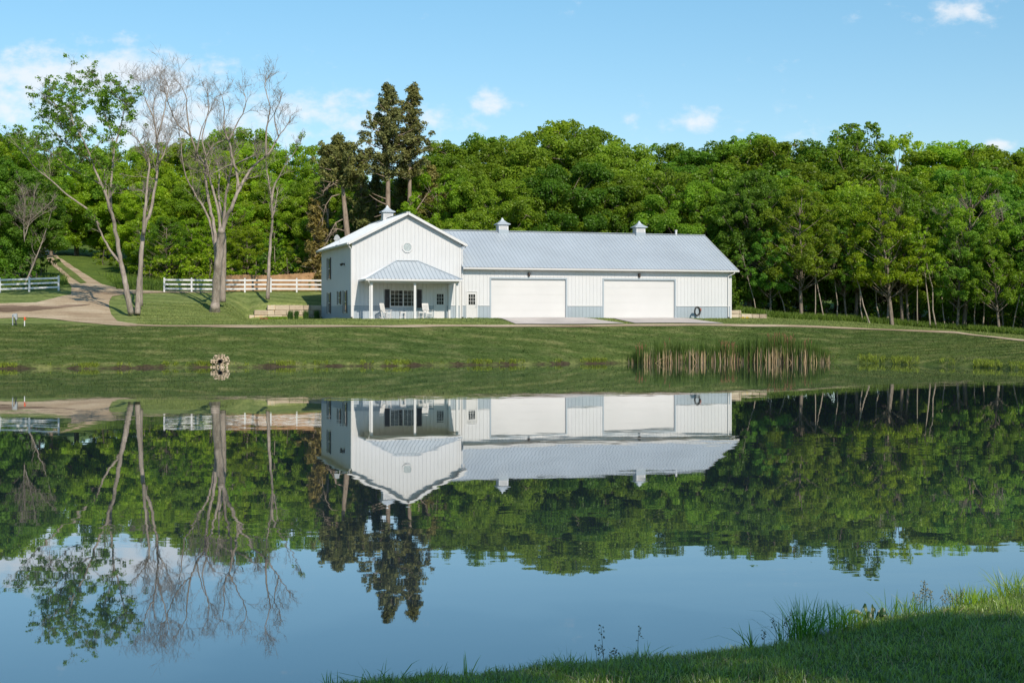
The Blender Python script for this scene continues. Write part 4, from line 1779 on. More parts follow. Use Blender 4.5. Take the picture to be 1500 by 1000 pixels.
for (x, D, yt) in ((1194, 120, 352), (1207, 120.5, 337), (1226, 121, 342), (1264, 119.5, 347), (1274, 118.6, 337), (1344, 118.8, 347), (1363, 118, 324), (1372, 117.8, 337), (1385, 119, 352), (1428, 118.5, 357), (1439, 120, 332), (1482, 118, 342), (1290, 121, 332), (1152, 122, 347), (1108, 121.5, 352)):
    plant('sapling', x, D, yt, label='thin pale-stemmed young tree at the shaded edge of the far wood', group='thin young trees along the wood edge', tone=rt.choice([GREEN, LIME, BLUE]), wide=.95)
# undergrowth at the wood edge
for i in range(30):
    x = 1085 + i * 15.5 + rt.uniform(-6, 6)
    plant('shrub', x, 125 + rt.uniform(-1.5, 3), height=rt.uniform(1.6, 3.6), label='low leafy shrub in the shade under the far wood', cat='shrub', group='undergrowth of the far wood', tone=rt.choice([GREEN, DEEP, DEEP]))

FRESH = (1.3, 1.2, .95)
# the hill wood beyond the fences
for (x, yt, D, kind, tone, w) in (
        (-40, 190, 150, 'oak', FRESH, 1), (5, 196, 152, 'oak', LIME, 1), (38, 190, 158, 'airy', LIME, 1), (75, 205, 165, 'airy', FRESH, 1), (112, 214, 168, 'oak', FRESH, 1), (150, 212, 172, 'airy', FRESH, 1),
        (190, 208, 168, 'oak', FRESH, 1), (226, 203, 165, 'airy', LIME, 1), (262, 206, 160, 'oak', FRESH, 1), (300, 198, 158, 'airy', LIME, 1), (342, 184, 160, 'oak', FRESH, .95), (382, 206, 156, 'airy', LIME, 1),
        (362, 212, 150, 'oak', FRESH, 1.1), (330, 222, 148, 'oak', FRESH, 1.1), (418, 208, 152, 'airy', LIME, 1), (452, 208, 148, 'airy', LIME, 1), (482, 232, 146, 'oak', FRESH, 1)):
    plant(kind, x, D, yt, label='bright green tree on the hill skyline beyond the white fences', group='skyline trees of the hill wood', tone=tone, wide=w)
for i in range(12):
    x = 214 + i * 24 + rt.uniform(-8, 8)
    plant(rt.choice(['airy', 'oak']), x, 142 + rt.uniform(-4, 4), rt.uniform(238, 290), label='bright green tree on the slope behind the picket fence', group='trees on the slope behind the picket fence', tone=rt.choice([FRESH, LIME, LIME]))
for i in range(14):
    x = 212 + i * 19 + rt.uniform(-7, 7)
    plant(rt.choice(['airy', 'edge', 'sapling']), x, 134.5 + rt.uniform(-1.5, 2), rt.uniform(305, 360), label='young leafy tree low on the slope behind the fences', group='young trees behind the fences', tone=rt.choice([FRESH, LIME, DEEP]), wide=1.2)
for i in range(16):
    x = 222 + i * 17 + rt.uniform(-6, 6)
    plant('shrub', x, 131.5 + rt.uniform(-1, 2), height=rt.uniform(1.8, 3.6), label='round leafy shrub at the foot of the hill wood', cat='shrub', group='shrubs at the foot of the hill wood', tone=rt.choice([FRESH, LIME, DEEP]))
for (x, D, yt, kind, tone, lab) in (
        (-60, 127, 215, 'oak', DEEP, 'dark tree outside the picture edge beyond the short white fence'),
        (-8, 126, 228, 'oak', DEEP, 'dark spreading tree beyond the outer end of the short white fence'),
        (44, 127, 242, 'edge', DEEP, 'dark tree with a bare trunk behind the last post of the short white fence'),
        (53, 128.5, 262, 'edge', GREEN, 'slimmer tree whose trunk stands against the dark tree by the short fence'),
        (18, 131, 300, 'edge', DEEP, 'low dark tree in the shade behind the short white fence'),
        (96, 196, 262, 'oak', FRESH, 'leafy tree arching over the top of the gravel track'),
        (158, 172, 262, 'airy', LIME, 'light green tree on the uphill side of the gravel track')):
    plant(kind, x, D, yt, label=lab, tone=tone)
for (x, D) in ((-20, 123), (8, 124), (30, 125), (22, 129), (60, 131)):
    plant('shrub', x, D, height=rt.uniform(1.5, 2.8), label='dark shrub under the trees behind the short white fence', cat='shrub', group='shrubs behind the short white fence', tone=DEEP)
for (x, D, hh) in ((58, 205, 9), (84, 203, 10), (112, 200, 9), (138, 202, 10), (165, 200, 9), (192, 190, 9), (214, 182, 8)):
    plant('airy', x, D, height=hh, label='small leafy tree at the top of the open slope past the track', group='small trees at the top of the open slope', tone=rt.choice([FRESH, DEEP, GREEN]), wide=1.2)
for (x, D) in ((150, 152), (172, 147), (196, 143), (208, 138), (140, 168), (120, 178)):
    plant('shrub', x, D, height=rt.uniform(1.0, 2.2), label='small bush on the open grassy slope past the track', cat='shrub', group='bushes on the open slope', tone=rt.choice([FRESH, LIME]))
# behind the wing
for (x, D, yt) in ((505, 140, 300), (540, 142, 270), (575, 144, 262), (612, 142, 262), (640, 138, 285)):
    plant('oak', x, D, yt, label='green tree standing behind the dark cedars', group='green trees behind the cedars', tone=rt.choice([GREEN, DEEP]))

o = plant('oak', 750, 130, height=16.6, idx=2, rot=1.0, label='leafy tree on the near bank whose shade falls over the near grass', tone=GREEN)
o.location = (11.2, -9.6, float(hn(np.array([11.2]), np.array([-9.6]))[0]))
for ps in PROTO.values():
    for p in ps:
        if p['used'] == 0:
            for ch in list(p.children):
                bpy.data.objects.remove(ch)
            bpy.data.objects.remove(p)
        else:
            pass


# ---- limbs traced as polylines, with twigs grown from them
class BareTree:
    def __init__(s, seed, name, base, label, cat='tree', bark='bark_grey', group=None):
        s.rs = random.Random(seed)
        s.m = MB()
        s.tw = MB()
        s.tips = []
        s.base = Vector(base)
        s.root = empty(name, base)
        tag(s.root, label, cat, group)
        s.bark = bark

    def limb(s, pts, r0, r1, twigs=True, n=8, start=.35, ln=(1.6, 3.4), count=None, lvl=3):
        pts = [Vector(p) - s.base for p in pts]
        # subdivide smoothly with a little wander
        out = []
        for i in range(len(pts) - 1):
            a = pts[max(i - 1, 0)]
            b, c = pts[i], pts[i + 1]
            d = pts[min(i + 2, len(pts) - 1)]
            for k in range(4):
                t = k / 4
                q = .5 * ((2 * b) + (c - a) * t + (2 * a - 5 * b + 4 * c - d) * t * t + (-a + 3 * b - 3 * c + d) * t ** 3)
                w = .03 if i else .0
                out.append(q + Vector((s.rs.uniform(-w, w), s.rs.uniform(-w, w), 0)) * (1 + 2 * r0))
        out.append(pts[-1])
        if twigs:
            out = out[:max(4, int(len(out) * .88))]
        rad = [r0 + (r1 - r0) * (i / (len(out) - 1)) ** .8 for i in range(len(out))]
        s.m.tube(out, rad, n)
        if twigs:
            tot = sum((b - a).length for a, b in zip(out[:-1], out[1:]))
            cnt = count if count is not None else int(tot * .75)
            for _ in range(cnt):
                f = start + (1 - start) * s.rs.random() ** .8
                i = min(len(out) - 2, int(f * (len(out) - 1)))
                d = (out[i + 1] - out[i]).normalized()
                side = Vector((s.rs.gauss(0, 1), s.rs.gauss(0, 1), s.rs.gauss(.3, .6))).normalized()
                dv = (d * .55 + side * .8 + Vector((0, 0, .3))).normalized()
                s.grow(out[i], dv, s.rs.uniform(*ln) * (1.1 - .5 * f), min(rad[i] * .45, .042), lvl)
            d = (out[-1] - out[-2]).normalized()
            for _ in range(3):
                s.grow(out[-1], (d + Vector((s.rs.gauss(0, .4), s.rs.gauss(0, .4), .25))).normalized(), s.rs.uniform(*ln) * .5, max(r1 * .9, .018), lvl)

    def grow(s, p, d, L, r, lvl):
        k = 5
        pts = [p]
        q = p.copy()
        for i in range(k):
            d = (d + Vector((s.rs.gauss(0, .13), s.rs.gauss(0, .13), s.rs.gauss(.03, .10)))).normalized()
            q = q + d * L / k
            pts.append(q.copy())
        r = max(r, .0085)
        s.m.tube(pts, [max(.0045, r * (1 - .75 * i / k)) for i in range(k + 1)], 4 if lvl > 1 else 3, cap=False)
        s.tips.append(q)
        if lvl <= 0:
            return
        for _ in range(s.rs.randint(2, 4) if lvl > 1 else s.rs.randint(2, 3)):
            i = s.rs.randint(1, k - 1)
            dd = (pts[i + 1] - pts[i]).normalized()
            side = Vector((s.rs.gauss(0, 1), s.rs.gauss(0, 1), s.rs.gauss(.2, .6))).normalized()
            s.grow(pts[i], (dd * .7 + side * .75 + Vector((0, 0, .12))).normalized(), L * s.rs.uniform(.5, .78), r * .6, lvl - 1)

    def done(s, leaves=None, leafm='leaf', part='crown'):
        s.m.build('trunk', MAT[s.bark], s.root, smooth=True)
        if leaves:
            rng = np.random.default_rng(5)
            cc = [tuple(c - s.base) for c, r, n in leaves]
            o = foliage_obj(part, [leaf_quads(rng, cc, [l[1] for l in leaves], [int(l[2] * 2.0) for l in leaves], .125, shell=.1)], MAT[leafm], s.root)
            return o


def trace(pts, ox, oy, sc, D, rs, dy=1.2):
    out = []
    yy = 0
    for i, (x, y) in enumerate(pts):
        if i:
            yy += rs.uniform(-dy, dy) * .6
        out.append(W(ox + x / sc, oy + y / sc, D + yy))
    return out


# the big leafless tree
rb = random.Random(4)
bt = BareTree(21, 'dead_tree', G(315, 109.5), 'big leafless grey tree with a wide forked crown before the long white fence')
T = lambda p: trace(p, 220, 80, 2.5, 109.5, rb)
bt.limb(T([(238, 935), (243, 850), (250, 760), (258, 680), (262, 640)]), .34, .27, twigs=False, n=12)
bt.limb(T([(236, 945), (238, 915)]), .47, .34, twigs=False, n=12)
bt.limb(T([(243, 790), (240, 700), (232, 620), (215, 540), (203, 450), (202, 405), (170, 365), (148, 300), (105, 260), (70, 190), (52, 110), (60, 55)]), .17, .035)
bt.limb(T([(236, 700), (225, 640), (205, 580), (165, 510), (130, 445), (116, 370), (108, 300), (80, 235)]), .12, .03, count=7)
bt.limb(T([(258, 660), (248, 560), (222, 470), (207, 405), (206, 375), (235, 330), (275, 312), (290, 290)]), .13, .03)
bt.limb(T([(260, 660), (278, 600), (300, 555), (326, 492), (366, 425), (400, 390), (436, 360), (470, 300), (505, 258), (548, 214)]), .2, .035)
bt.limb(T([(326, 492), (315, 430), (300, 372), (288, 315), (270, 272), (272, 200), (262, 150), (248, 100)]), .12, .025)
bt.limb(T([(300, 402), (262, 418), (232, 438)]), .07, .03, count=3, ln=(1, 2))
bt.limb(T([(318, 400), (345, 385), (382, 368), (402, 345)]), .07, .03, count=4, ln=(1, 2))
bt.limb(T([(425, 372), (424, 300), (432, 240), (440, 190), (420, 120), (432, 80)]), .09, .03)
bt.limb(T([(288, 315), (320, 250), (350, 190), (345, 130)]), .07, .025)
bt.limb(T([(148, 300), (135, 220), (130, 150), (100, 90)]), .08, .025)
bt.limb(T([(206, 375), (190, 300), (215, 200), (205, 130)]), .07, .025)
bt.limb(T([(470, 300), (455, 220), (490, 150)]), .06, .025)
bt.limb(T([(170, 365), (190, 270), (240, 170)]), .07, .025)
bt.done()
# stem standing right behind it
b2 = BareTree(22, 'bare_tree', G(326.5, 112.5), 'leafless trunk standing close behind the big leafless tree')
T = lambda p: trace(p, 220, 80, 2.5, 112.5, rb)
b2.limb(T([(265, 905), (267, 800), (270, 690), (268, 600), (280, 500), (300, 400), (310, 300)]), .27, .05, start=.6, n=10)
b2.limb(T([(268, 610), (250, 520), (252, 430), (230, 330)]), .12, .03, start=.5)
b2.done()
# the slim one nearer the house
b3 = BareTree(23, 'bare_tree', G(394.5, 118.5), 'slim leafless tree alone between the big leafless tree and the house')
T = lambda p: trace(p, 220, 80, 2.5, 118.5, rb, 1.0)
b3.limb(T([(430, 895), (435, 800), (440, 690), (446, 610), (444, 530), (432, 450), (424, 385), (440, 330)]), .18, .03, start=.5, ln=(1, 2.2), n=9)
b3.limb(T([(446, 600), (462, 540), (470, 470)]), .08, .03, count=3, ln=(.8, 1.6))
b3.limb(T([(445, 540), (452, 490), (470, 450), (500, 400), (540, 340), (575, 290)]), .11, .025, ln=(1, 2))
lv = []
for _ in range(16):
    q = rb.choice(b3.tips) + b3.base
    lv.append((q, .35, 12))
o = b3.done(lv)
o.color = (1.2, 1.1, 1, 1)

# the leafy stem and bare stem that share a foot
b4 = BareTree(24, 'tall_tree', G(192, 105.5), 'tall leaning tree with tufts of green leaves beside the gravel drive')
T = lambda p: trace(p, 0, 80, 2.5, 105.5, rb, 1.0)
b4.limb(T([(480, 950), (464, 860), (450, 790), (437, 720), (424, 640), (410, 570), (395, 520), (376, 460), (345, 390), (330, 340), (300, 270), (262, 200), (235, 110), (240, 55)]), .24, .03, start=.55, count=10, n=10, ln=(1.0, 2.1))
b4.limb(T([(404, 550), (402, 480), (405, 420), (412, 350), (416, 290), (395, 210), (375, 150), (368, 110)]), .13, .025, start=.45, count=8, ln=(1.0, 2.0))
b4.limb(T([(388, 480), (382, 420), (380, 350)]), .06, .03, count=2, ln=(.8, 1.5))
b4.limb(T([(416, 300), (440, 220), (452, 150), (440, 90)]), .07, .025, count=8)
b4.limb(T([(436, 745), (402, 700), (372, 645), (350, 590), (334, 582)]), .12, .05, count=2, ln=(.8, 1.4))
b4.limb(T([(360, 600), (320, 545), (268, 505), (230, 475), (170, 420), (122, 380), (90, 340), (58, 305), (22, 262)]), .10, .025, start=.55, count=9)
b4.limb(T([(330, 350), (270, 310), (200, 250), (160, 200)]), .08, .03, count=8)
b4.limb(T([(376, 450), (330, 420), (250, 380), (200, 340), (150, 290)]), .07, .03, count=7)
b4.limb(T([(262, 200), (210, 150), (180, 110)]), .06, .03, count=6)
b4.limb(T([(235, 110), (290, 80), (325, 60)]), .05, .02, count=5)
tips4 = list(b4.tips)
lv = []
rl = random.Random(8)
for (x, y, r, n) in ((190, 150, 45, 15), (215, 180, 35, 10), (240, 60, 45, 14), (300, 95, 45, 11), (260, 130, 40, 9), (330, 60, 25, 5), (370, 95, 25, 6), (405, 105, 45, 13), (440, 95, 30, 6), (450, 165, 40, 10), (440, 215, 32, 9), (420, 265, 30, 8),
                     (395, 190, 25, 5), (300, 235, 40, 8), (320, 290, 40, 7), (270, 240, 30, 5), (150, 230, 35, 5), (110, 250, 40, 7), (80, 300, 30, 4), (180, 300, 50, 6), (340, 420, 40, 7), (300, 380, 40, 6), (250, 340, 50, 7), (350, 470, 30, 5), (230, 420, 50, 6)):
    for _ in range(n):
        a, q = rl.uniform(0, 6.28), math.sqrt(rl.random()) * r
        lv.append((W((x + 1.15 * q * math.cos(a)) / 2.5, 80 + (y + q * math.sin(a)) / 2.5, 105.5 + rl.uniform(-1.8, 1.8)), rl.uniform(.25, .5), rl.randint(12, 26)))
for q in tips4:
    if rl.random() < .16:
        lv.append((q + b4.base, rl.uniform(.2, .34), rl.randint(7, 12)))
o = b4.done(lv)
o.color = (.95, 1.05, 1.3, 1)
b5 = BareTree(25, 'bare_tree', G(201, 105.7), 'pale leafless stem leaning out from the foot of the leafy tree by the drive')
T = lambda p: trace(p, 0, 80, 2.5, 105.7, rb, .9)
b5.limb(T([(503, 950), (508, 870), (514, 780), (520, 700), (530, 630), (550, 580), (566, 500), (577, 420), (578, 350), (572, 300), (562, 210), (566, 140), (560, 90)]), .23, .03, start=.62, count=13, n=10)
b5.limb(T([(526, 660), (530, 580), (538, 500), (545, 430), (545, 385), (520, 335), (480, 285)]), .15, .035, start=.55, count=12)
b5.limb(T([(578, 400), (592, 380), (610, 340), (630, 290)]), .08, .025, count=8)
b5.limb(T([(538, 520), (515, 498), (480, 500)]), .05, .02, count=2, ln=(.5, 1))
b5.limb(T([(574, 310), (600, 220), (610, 160), (625, 100)]), .07, .025, count=9)
b5.limb(T([(562, 230), (530, 160), (520, 120)]), .06, .02, count=8)
b5.done()
b6 = BareTree(26, 'bare_tree', G(207, 109), 'short bare stem half hidden behind the pale leaning stem by the drive')
T = lambda p: trace(p, 0, 80, 2.5, 109, rb, .5)
b6.limb(T([(517, 920), (516, 820), (519, 740), (527, 660), (535, 560), (560, 470)]), .16, .05, start=.8, count=3, n=8)
b6.done()

b4.root.scale = (.97, .97, .935)
# grey twiggy brush beside the dark wood and the bare trees inside the far wood
def brush(seed, x, D, yt, spread, label, n=7, bark='bark_grey', group=None, cat='tree'):
    g = G(x, D)
    b = BareTree(seed, 'bare_tree', g, label, cat, bark, group)
    top = W(x, yt, D)
    hgt = top.z - g.z
    for i in range(n):
        f = rb.uniform(.35, .6)
        p0 = g + Vector((0, 0, hgt * f * (1.1 if i else 0)))
        e = top + Vector((rb.uniform(-spread, spread), rb.uniform(-spread, spread) * .6, rb.uniform(-.3, .05) * hgt))
        b.limb([p0, p0.lerp(e, .4) + Vector((rb.uniform(-.4, .4), 0, .3)), e], .10 if i == 0 else .05, .018, start=.3, ln=(1.0, 2.2), count=8, lvl=2)
    b.done()


brush(41, 36, 123.5, 262, 4.0, 'tangle of grey bare twigs before the dark trees by the short fence', n=9, cat='bare tree')
brush(42, 1300, 121, 262, 2.6, 'bare grey branched tree inside the wood above the lime green tree', n=6)
brush(43, 1470, 121, 245, 2.4, 'dead grey tree with a few arms near the end of the far wood', n=5)
brush(44, 1395, 124, 290, 2.4, 'bare branched tree among the crowns above the triple trunk', n=5)


# ---- cedars behind the wing
def cedar(name, seed, x, D, ytop, label, crown_y0, half_w, bare_to=None, lean_px=0.0, trunk_r=.24, dens=1.0, tone=(1, 1, 1), lumps=26, top_w=.25):
    rs = random.Random(seed)
    rng = np.random.default_rng(seed)
    g = G(x, D)
    root = empty(name, g)
    tag(root, label, 'tree')
    m = MB()
    top = W(x + lean_px, ytop, D) - g
    H = top.z
    tp = [Vector((0, 0, -.4)) + top * 0, Vector((0, 0, 0)), Vector((top.x * .33 + rs.uniform(-.1, .1), 0, H * .33)), Vector((top.x * .66 + rs.uniform(-.15, .15), .1, H * .66)), Vector((top.x, 0, H * .985))]
    m.tube(tp, [trunk_r * 1.2, trunk_r, trunk_r * .82, trunk_r * .5, .03], 9)
    at = lambda f: Vector((top.x * f, 0, H * f))
    z0 = (W(x, crown_y0, D) - g).z / H
    cc, cr, cn = [], [], []
    n = int(lumps)
    for i in range(n):
        f = z0 + (1 - z0) * (i + rs.random()) / n
        u = (f - z0) / (1 - z0)
        w = half_w * (min(1, .45 + u * 2.2) if u < .25 else 1.0) * ((1 - u) ** .8 * (1 - top_w) + top_w * (1 - u ** 3)) * rs.uniform(.7, 1.15)
        a = rs.uniform(0, 2 * math.pi)
        p = at(f)
        e = p + Vector((math.cos(a) * w, math.sin(a) * w * .8, w * rs.uniform(.05, .45)))
        pts = curve_pts(p, e, .25, rs)
        m.tube(pts, [.06, .05, .04, .03, .015], 4)
        k = max(3, int(w / .36))
        for j in range(k):
            t = (j + .8) / k
            q = p.lerp(e, t) + Vector((rs.uniform(-.3, .3), rs.uniform(-.3, .3), rs.uniform(-.1, .45)))
            r = rs.uniform(.24, .46) * (1.05 - .3 * t) * (.8 + .1 * half_w)
            cc.append(tuple(q))
            cr.append(r)
            cn.append(int(75 * dens * (r / .5) ** 2))
    for j in range(8):
        q = at(1 - .012 * j) + Vector((rs.uniform(-.1, .1) * j * .5, rs.uniform(-.1, .1) * j * .5, .1))
        cc.append(tuple(q))
        cr.append(.16 + .03 * j)
        cn.append(30)
    root_m = m
    return root, m, cc, cr, cn, g, H, at


def cedar_done(c, rng_seed, tone):
    root, m, cc, cr, cn, g, H, at = c
    m.build('trunk', MAT['bark_cedar'], root, smooth=True)
    o = foliage_obj('crown', [leaf_quads(np.random.default_rng(rng_seed), cc, cr, [int(c_ * 1.5) for c_ in cn], .13, up=.6, flat=1.0, shell=.15, stretch=2.4)], MAT['cedar'], root)
    o.color = (*tone, 1)


c = cedar('cedar_tree', 61, 568, 129, 131, 'tall dark cedar with a bare lower trunk, the one nearer the cupola of the wing', 266, 3.7, dens=.85, lumps=60, trunk_r=.34)
m = c[1]
for (x0, y0, x1, y1) in ((568, 292, 545, 283), (567, 300, 541, 285), (568, 310, 548, 318)):
    a, b_ = W(x0, y0, 129) - c[5], W(x1, y1, 128.3) - c[5]
    m.tube(curve_pts(a, b_, .3, rb), [.07, .06, .05, .035, .02], 5)
cedar_done(c, 1, (1, 1, 1))
c = cedar('cedar_tree', 62, 595.5, 130, 130, 'tall dark cedar standing over the gable peak of the wing', 266, 2.9, dens=.85, lumps=54, lean_px=9, trunk_r=.3)
m = c[1]
for pl in ([(597, 306), (603, 298), (615, 286)], [(603, 316), (612, 305), (620, 293), (628, 281)]):
    pts = [W(x, y, 129.5) - c[5] for x, y in pl]
    m.tube(pts, [.09, .07, .05, .02][:len(pts)], 6)
cedar_done(c, 2, (1.05, 1, .95))
c = cedar('cedar_tree', 63, 517, 127, 206, 'leaning cedar with a long bare trunk and dead arms beside the wing', 276, 3.7, dens=.85, lumps=54, lean_px=-20, trunk_r=.36)
m = c[1]
for pl in ([(497, 285), (486, 288), (477, 300), (473, 320)], [(502, 322), (492, 327), (484, 341), (481, 352)], [(498, 276), (489, 270), (480, 275)],
           [(504, 338), (494, 334), (485, 337)], [(496, 264), (484, 268), (474, 280)]):
    pts = [W(x, y + rb.uniform(-1, 1), 126.6 - .3 * i) - c[5] for i, (x, y) in enumerate(pl)]
    m.tube(pts, [.06, .05, .035, .015][:len(pts)], 6)
    for _ in range(5):
        p = pts[rb.randint(1, len(pts) - 1)]
        m.tube([p, p + Vector((rb.uniform(-.5, .1), rb.uniform(-.4, .4), rb.uniform(-.8, .1))), p + Vector((rb.uniform(-.9, .1), rb.uniform(-.6, .6), rb.uniform(-1.4, .1)))], [.035, .025, .012], 4)
cedar_done(c, 3, (1, 1, .9))
for (x, D, yt, lab, hw, tone) in ((478, 132, 228, 'dark cedar against the hill wood past the leaning cedar', 2.6, (1, 1.05, .9)),
                              (530, 133, 238, 'dark cedar between the leaning cedar and the tall cedars', 3.0, (.95, 1, .95)),
                              (552, 134, 262, 'dark cedar low behind the cupola of the wing', 2.8, (.9, 1, .9)),
                              (588, 135, 255, 'dark cedar filling in behind the two tall cedar trunks', 2.8, (.9, .95, .9)),
                              (632, 133, 250, 'olive brown cedar low beyond the gable peak of the wing', 3.2, (1.25, 1.1, .9)),
                              (462, 128, 300, 'brownish young cedar hard by the eave of the wing', 1.9, (1.35, 1.05, .9))):
    c = cedar('cedar_tree', int(x), x, D, yt, lab, 420, hw, lumps=60, dens=.8, trunk_r=.2)
    cedar_done(c, int(x), tone)
#@@ENDTREES
# ------------------------------------------------------------------ fences
def white_fence(label, pts, group=None):
    p0 = pts[0]
    root = empty('white_fence', p0)
    tag(root, label, 'fence', group)
    L_ = [Vector(p) - Vector(p0) for p in pts]
    for q in L_:
        m = MB()
        m.box(q.x - .065, q.x + .065, q.y - .065, q.y + .065, q.z - .3, q.z + 1.2)
        m.add([(q.x - .085, q.y - .085, q.z + 1.2), (q.x + .085, q.y - .085, q.z + 1.2), (q.x + .085, q.y + .085, q.z + 1.2), (q.x - .085, q.y + .085, q.z + 1.2), (q.x, q.y, q.z + 1.27)],
              [(0, 3, 2, 1), (0, 1, 4), (1, 2, 4), (2, 3, 4), (3, 0, 4)])
        m.build('post', MAT['vinyl'], root)
    for a, b in zip(L_[:-1], L_[1:]):
        d = (b - a).normalized()
        for hh in (.3, .68, 1.06):
            m = MB()
            m.bar(a + d * .066 + Vector((0, 0, hh)), b - d * .066 + Vector((0, 0, hh)), .04, .15)
            m.build('rail', MAT['vinyl'], root)
    return root


white_fence('short white three-rail fence that ends at the gravel drive', [G(x, D) for x, D in ((86, 117.3), (43, 117.1), (0, 116.9), (-43, 116.7), (-86, 116.5))])
fpx = [(240.8, 120.0), (280.8, 121.1), (320, 122.2), (358.8, 123.3), (396.8, 124.4), (434.8, 125.5), (472, 126.6), (508, 127.7)]
white_fence('long white three-rail fence running from the drive to behind the house', [G(x, D) for x, D in fpx])
rf = random.Random(12)
root = empty('picket_fence', G(331, 123.9))
tag(root, 'tan wooden picket fence right behind the long white fence', 'fence')
r0 = Vector(root.location)
N_ = 150
mats = [MAT['wood_fence']]
m = MB()
for i in range(N_):
    f = i / (N_ - 1)
    x = 331 + f * 172
    D = 123.9 + f * 5.2
    g = G(x, D) - r0
    topy = np.interp(x, [331, 360, 395, 420, 445, 471, 503], [403.2, 402.3, 403.4, 401.6, 400, 398.3, 397])
    zt = CAMZ + (HY - topy) / F * D - r0.z + rf.uniform(-.035, .035)
    w = .1
    y = g.y + rf.uniform(-.008, .008)
    m.box(g.x - w / 2, g.x + w / 2, y, y + .022, g.z - .2, zt)
m.build('pickets_board', MAT['wood_fence'], root)
for hh in (.35, 1.15):
    m = MB()
    for i in range(12):
        a, b = [G(331 + f * 172, 123.9 + f * 5.2 + .06) - r0 + Vector((0, 0, hh)) for f in (i / 12, (i + 1) / 12)]
        m.bar(a, b, .05, .09)
    m.build('rail', MAT['wood_fence'], root)


# ------------------------------------------------------------------ blades: grass, reeds, tufts
def blades(rng, P, H, Wd, lean=.3, bend=.35):
    """tapering, bending blades: 2 quads and a tip"""
    n = len(P)
    a = rng.random(n) * 2 * np.pi
    ld = np.stack([np.cos(a), np.sin(a)], 1)
    l0 = np.abs(rng.normal(size=n)) * lean
    fa = rng.random(n) * np.pi
    side = np.stack([np.cos(fa), np.sin(fa), np.zeros(n)], 1)
    pts = []
    for t, w in ((0, 1), (.4, .85), (.75, .55), (1, 0)):
        off = (l0 * t + bend * l0 * 2 * t * t)
        c = P.copy()
        c[:, 0] += ld[:, 0] * off * H
        c[:, 1] += ld[:, 1] * off * H
        c[:, 2] += H * t * np.sqrt(np.maximum(.2, 1 - (off * .6) ** 2))
        if w:
            pts += [c - side * (Wd * w / 2)[:, None], c + side * (Wd * w / 2)[:, None]]
        else:
            pts.append(c)
    V = np.stack(pts, 1).reshape(-1, 3)
    b = np.arange(n)[:, None] * 7
    q = np.concatenate([b + [0, 1, 3, 2], b + [2, 3, 5, 4]])
    t3 = b + [4, 5, 6]
    tint = rng.random(n)
    return V, q, t3, np.concatenate([tint, tint, tint])


def blade_obj(name, sets, mat, parent=None):
    V, Q, T3, TQ, TT = [], [], [], [], []
    off = 0
    for v, q, t3, t in sets:
        V.append(v)
        Q.append(q + off)
        T3.append(t3 + off)
        n = len(t3)
        TQ.append(t[:2 * n])
        TT.append(t[2 * n:])
        off += len(v)
    me = np_mesh(name, np.concatenate(V), [np.concatenate(Q), np.concatenate(T3)], mat, {'tint': ('FACE', np.concatenate(TQ + TT))})
    return link(bpy.data.objects.new(name, me), parent)


rng = np.random.default_rng(3)
# near mown grass in the frame
n = 640000
Y = 4.0 + 18 * rng.random(n) ** 1.15
X = Y * (-.28 + 1.0 * rng.random(n))
d = shore_d(X, Y)
lump = .5 + .25 * np.sin(X * 3.1 + np.sin(Y * 2.3)) * np.sin(Y * 2.9 + np.sin(X * 1.7)) + .25 * np.sin(X * 9.7 + 2 * np.sin(Y * 5.3)) * np.sin(Y * 8.3 + np.sin(X * 4.1))
keep = (d > -.02) & (d < 9) & (rng.random(n) < (.35 + .65 * lump))
X, Y, d, lump = X[keep], Y[keep], d[keep], lump[keep]
Z = hn(X, Y) - .01
Hh = (.035 + .05 * rng.random(len(X))) * (.55 + .95 * lump ** 1.5) * np.where(d < .35, 1.3, 1)
o = blade_obj('near_grass', [blades(rng, np.stack([X, Y, Z], 1), Hh, .0055 + .0045 * rng.random(len(X)), .45, .4)], MAT['grass_blade'])
tag(o, kind='stuff')
n2 = 9000
Y = 5.0 + 15 * rng.random(n2)
X = Y * (-.26 + .70 * rng.random(n2))
keep = (shore_d(X, Y) > .1)
X, Y = X[keep], Y[keep]
o = blade_obj('dry_grass', [blades(rng, np.stack([X, Y, hn(X, Y) - .01], 1), .05 + .05 * rng.random(len(X)), np.full(len(X), .005), .7, .5)], MAT['straw'])
tag(o, kind='stuff')

# grass of the far bank and lawn, shore fringe, rough grass under the trees
n = 260000
x = -60 + 1640 * rng.random(n)
kn = np.stack([np.interp(x, AX, KN[:, k]) for k in range(12)], 1)
D = kn[:, 2] - .1 + (kn[:, 7] - kn[:, 2]) * rng.random(n) ** .9
X = (x - 750) / F * D
okd = np.ones(n, bool)
okd &= ~((D > kn[:, 3] - .1) & (D < kn[:, 3] + 2.0))           # the path
okd &= ~((x < 200) & (D > kn[:, 3] - .6) & (D < 124))          # the drive
c_, s_ = math.cos(YAW), math.sin(YAW)
lx = c_ * (X - AX0) + s_ * (D - AY0)
ly = -s_ * (X - AX0) + c_ * (D - AY0)
okd &= ~((lx > -.15) & (lx < MX1 + .2) & (ly > -.05))
okd &= ~((lx > .2) & (lx < 8.4) & (ly > -2.7))
for a0, a1, f0, f1 in ((10.8, 17.3, 11.0, 19.65), (20.25, 26.7, 20.5, 27.9)):
    t_ = np.clip(-ly / 6.3, 0, 1)
    okd &= ~((ly > -7) & (lx > a0 + (f0 - a0) * t_) & (lx < a1 + (f1 - a1) * t_))
okd &= ~((lx > 27.8) & (lx < 29.1) & (ly > -1.1))
x, D, X, kn = x[okd], D[okd], X[okd], kn[okd]
up = D > kn[:, 3]
P = np.stack([X, D, h(X, D) - .02], 1)
hh = .05 + .05 * rng.random(len(X))
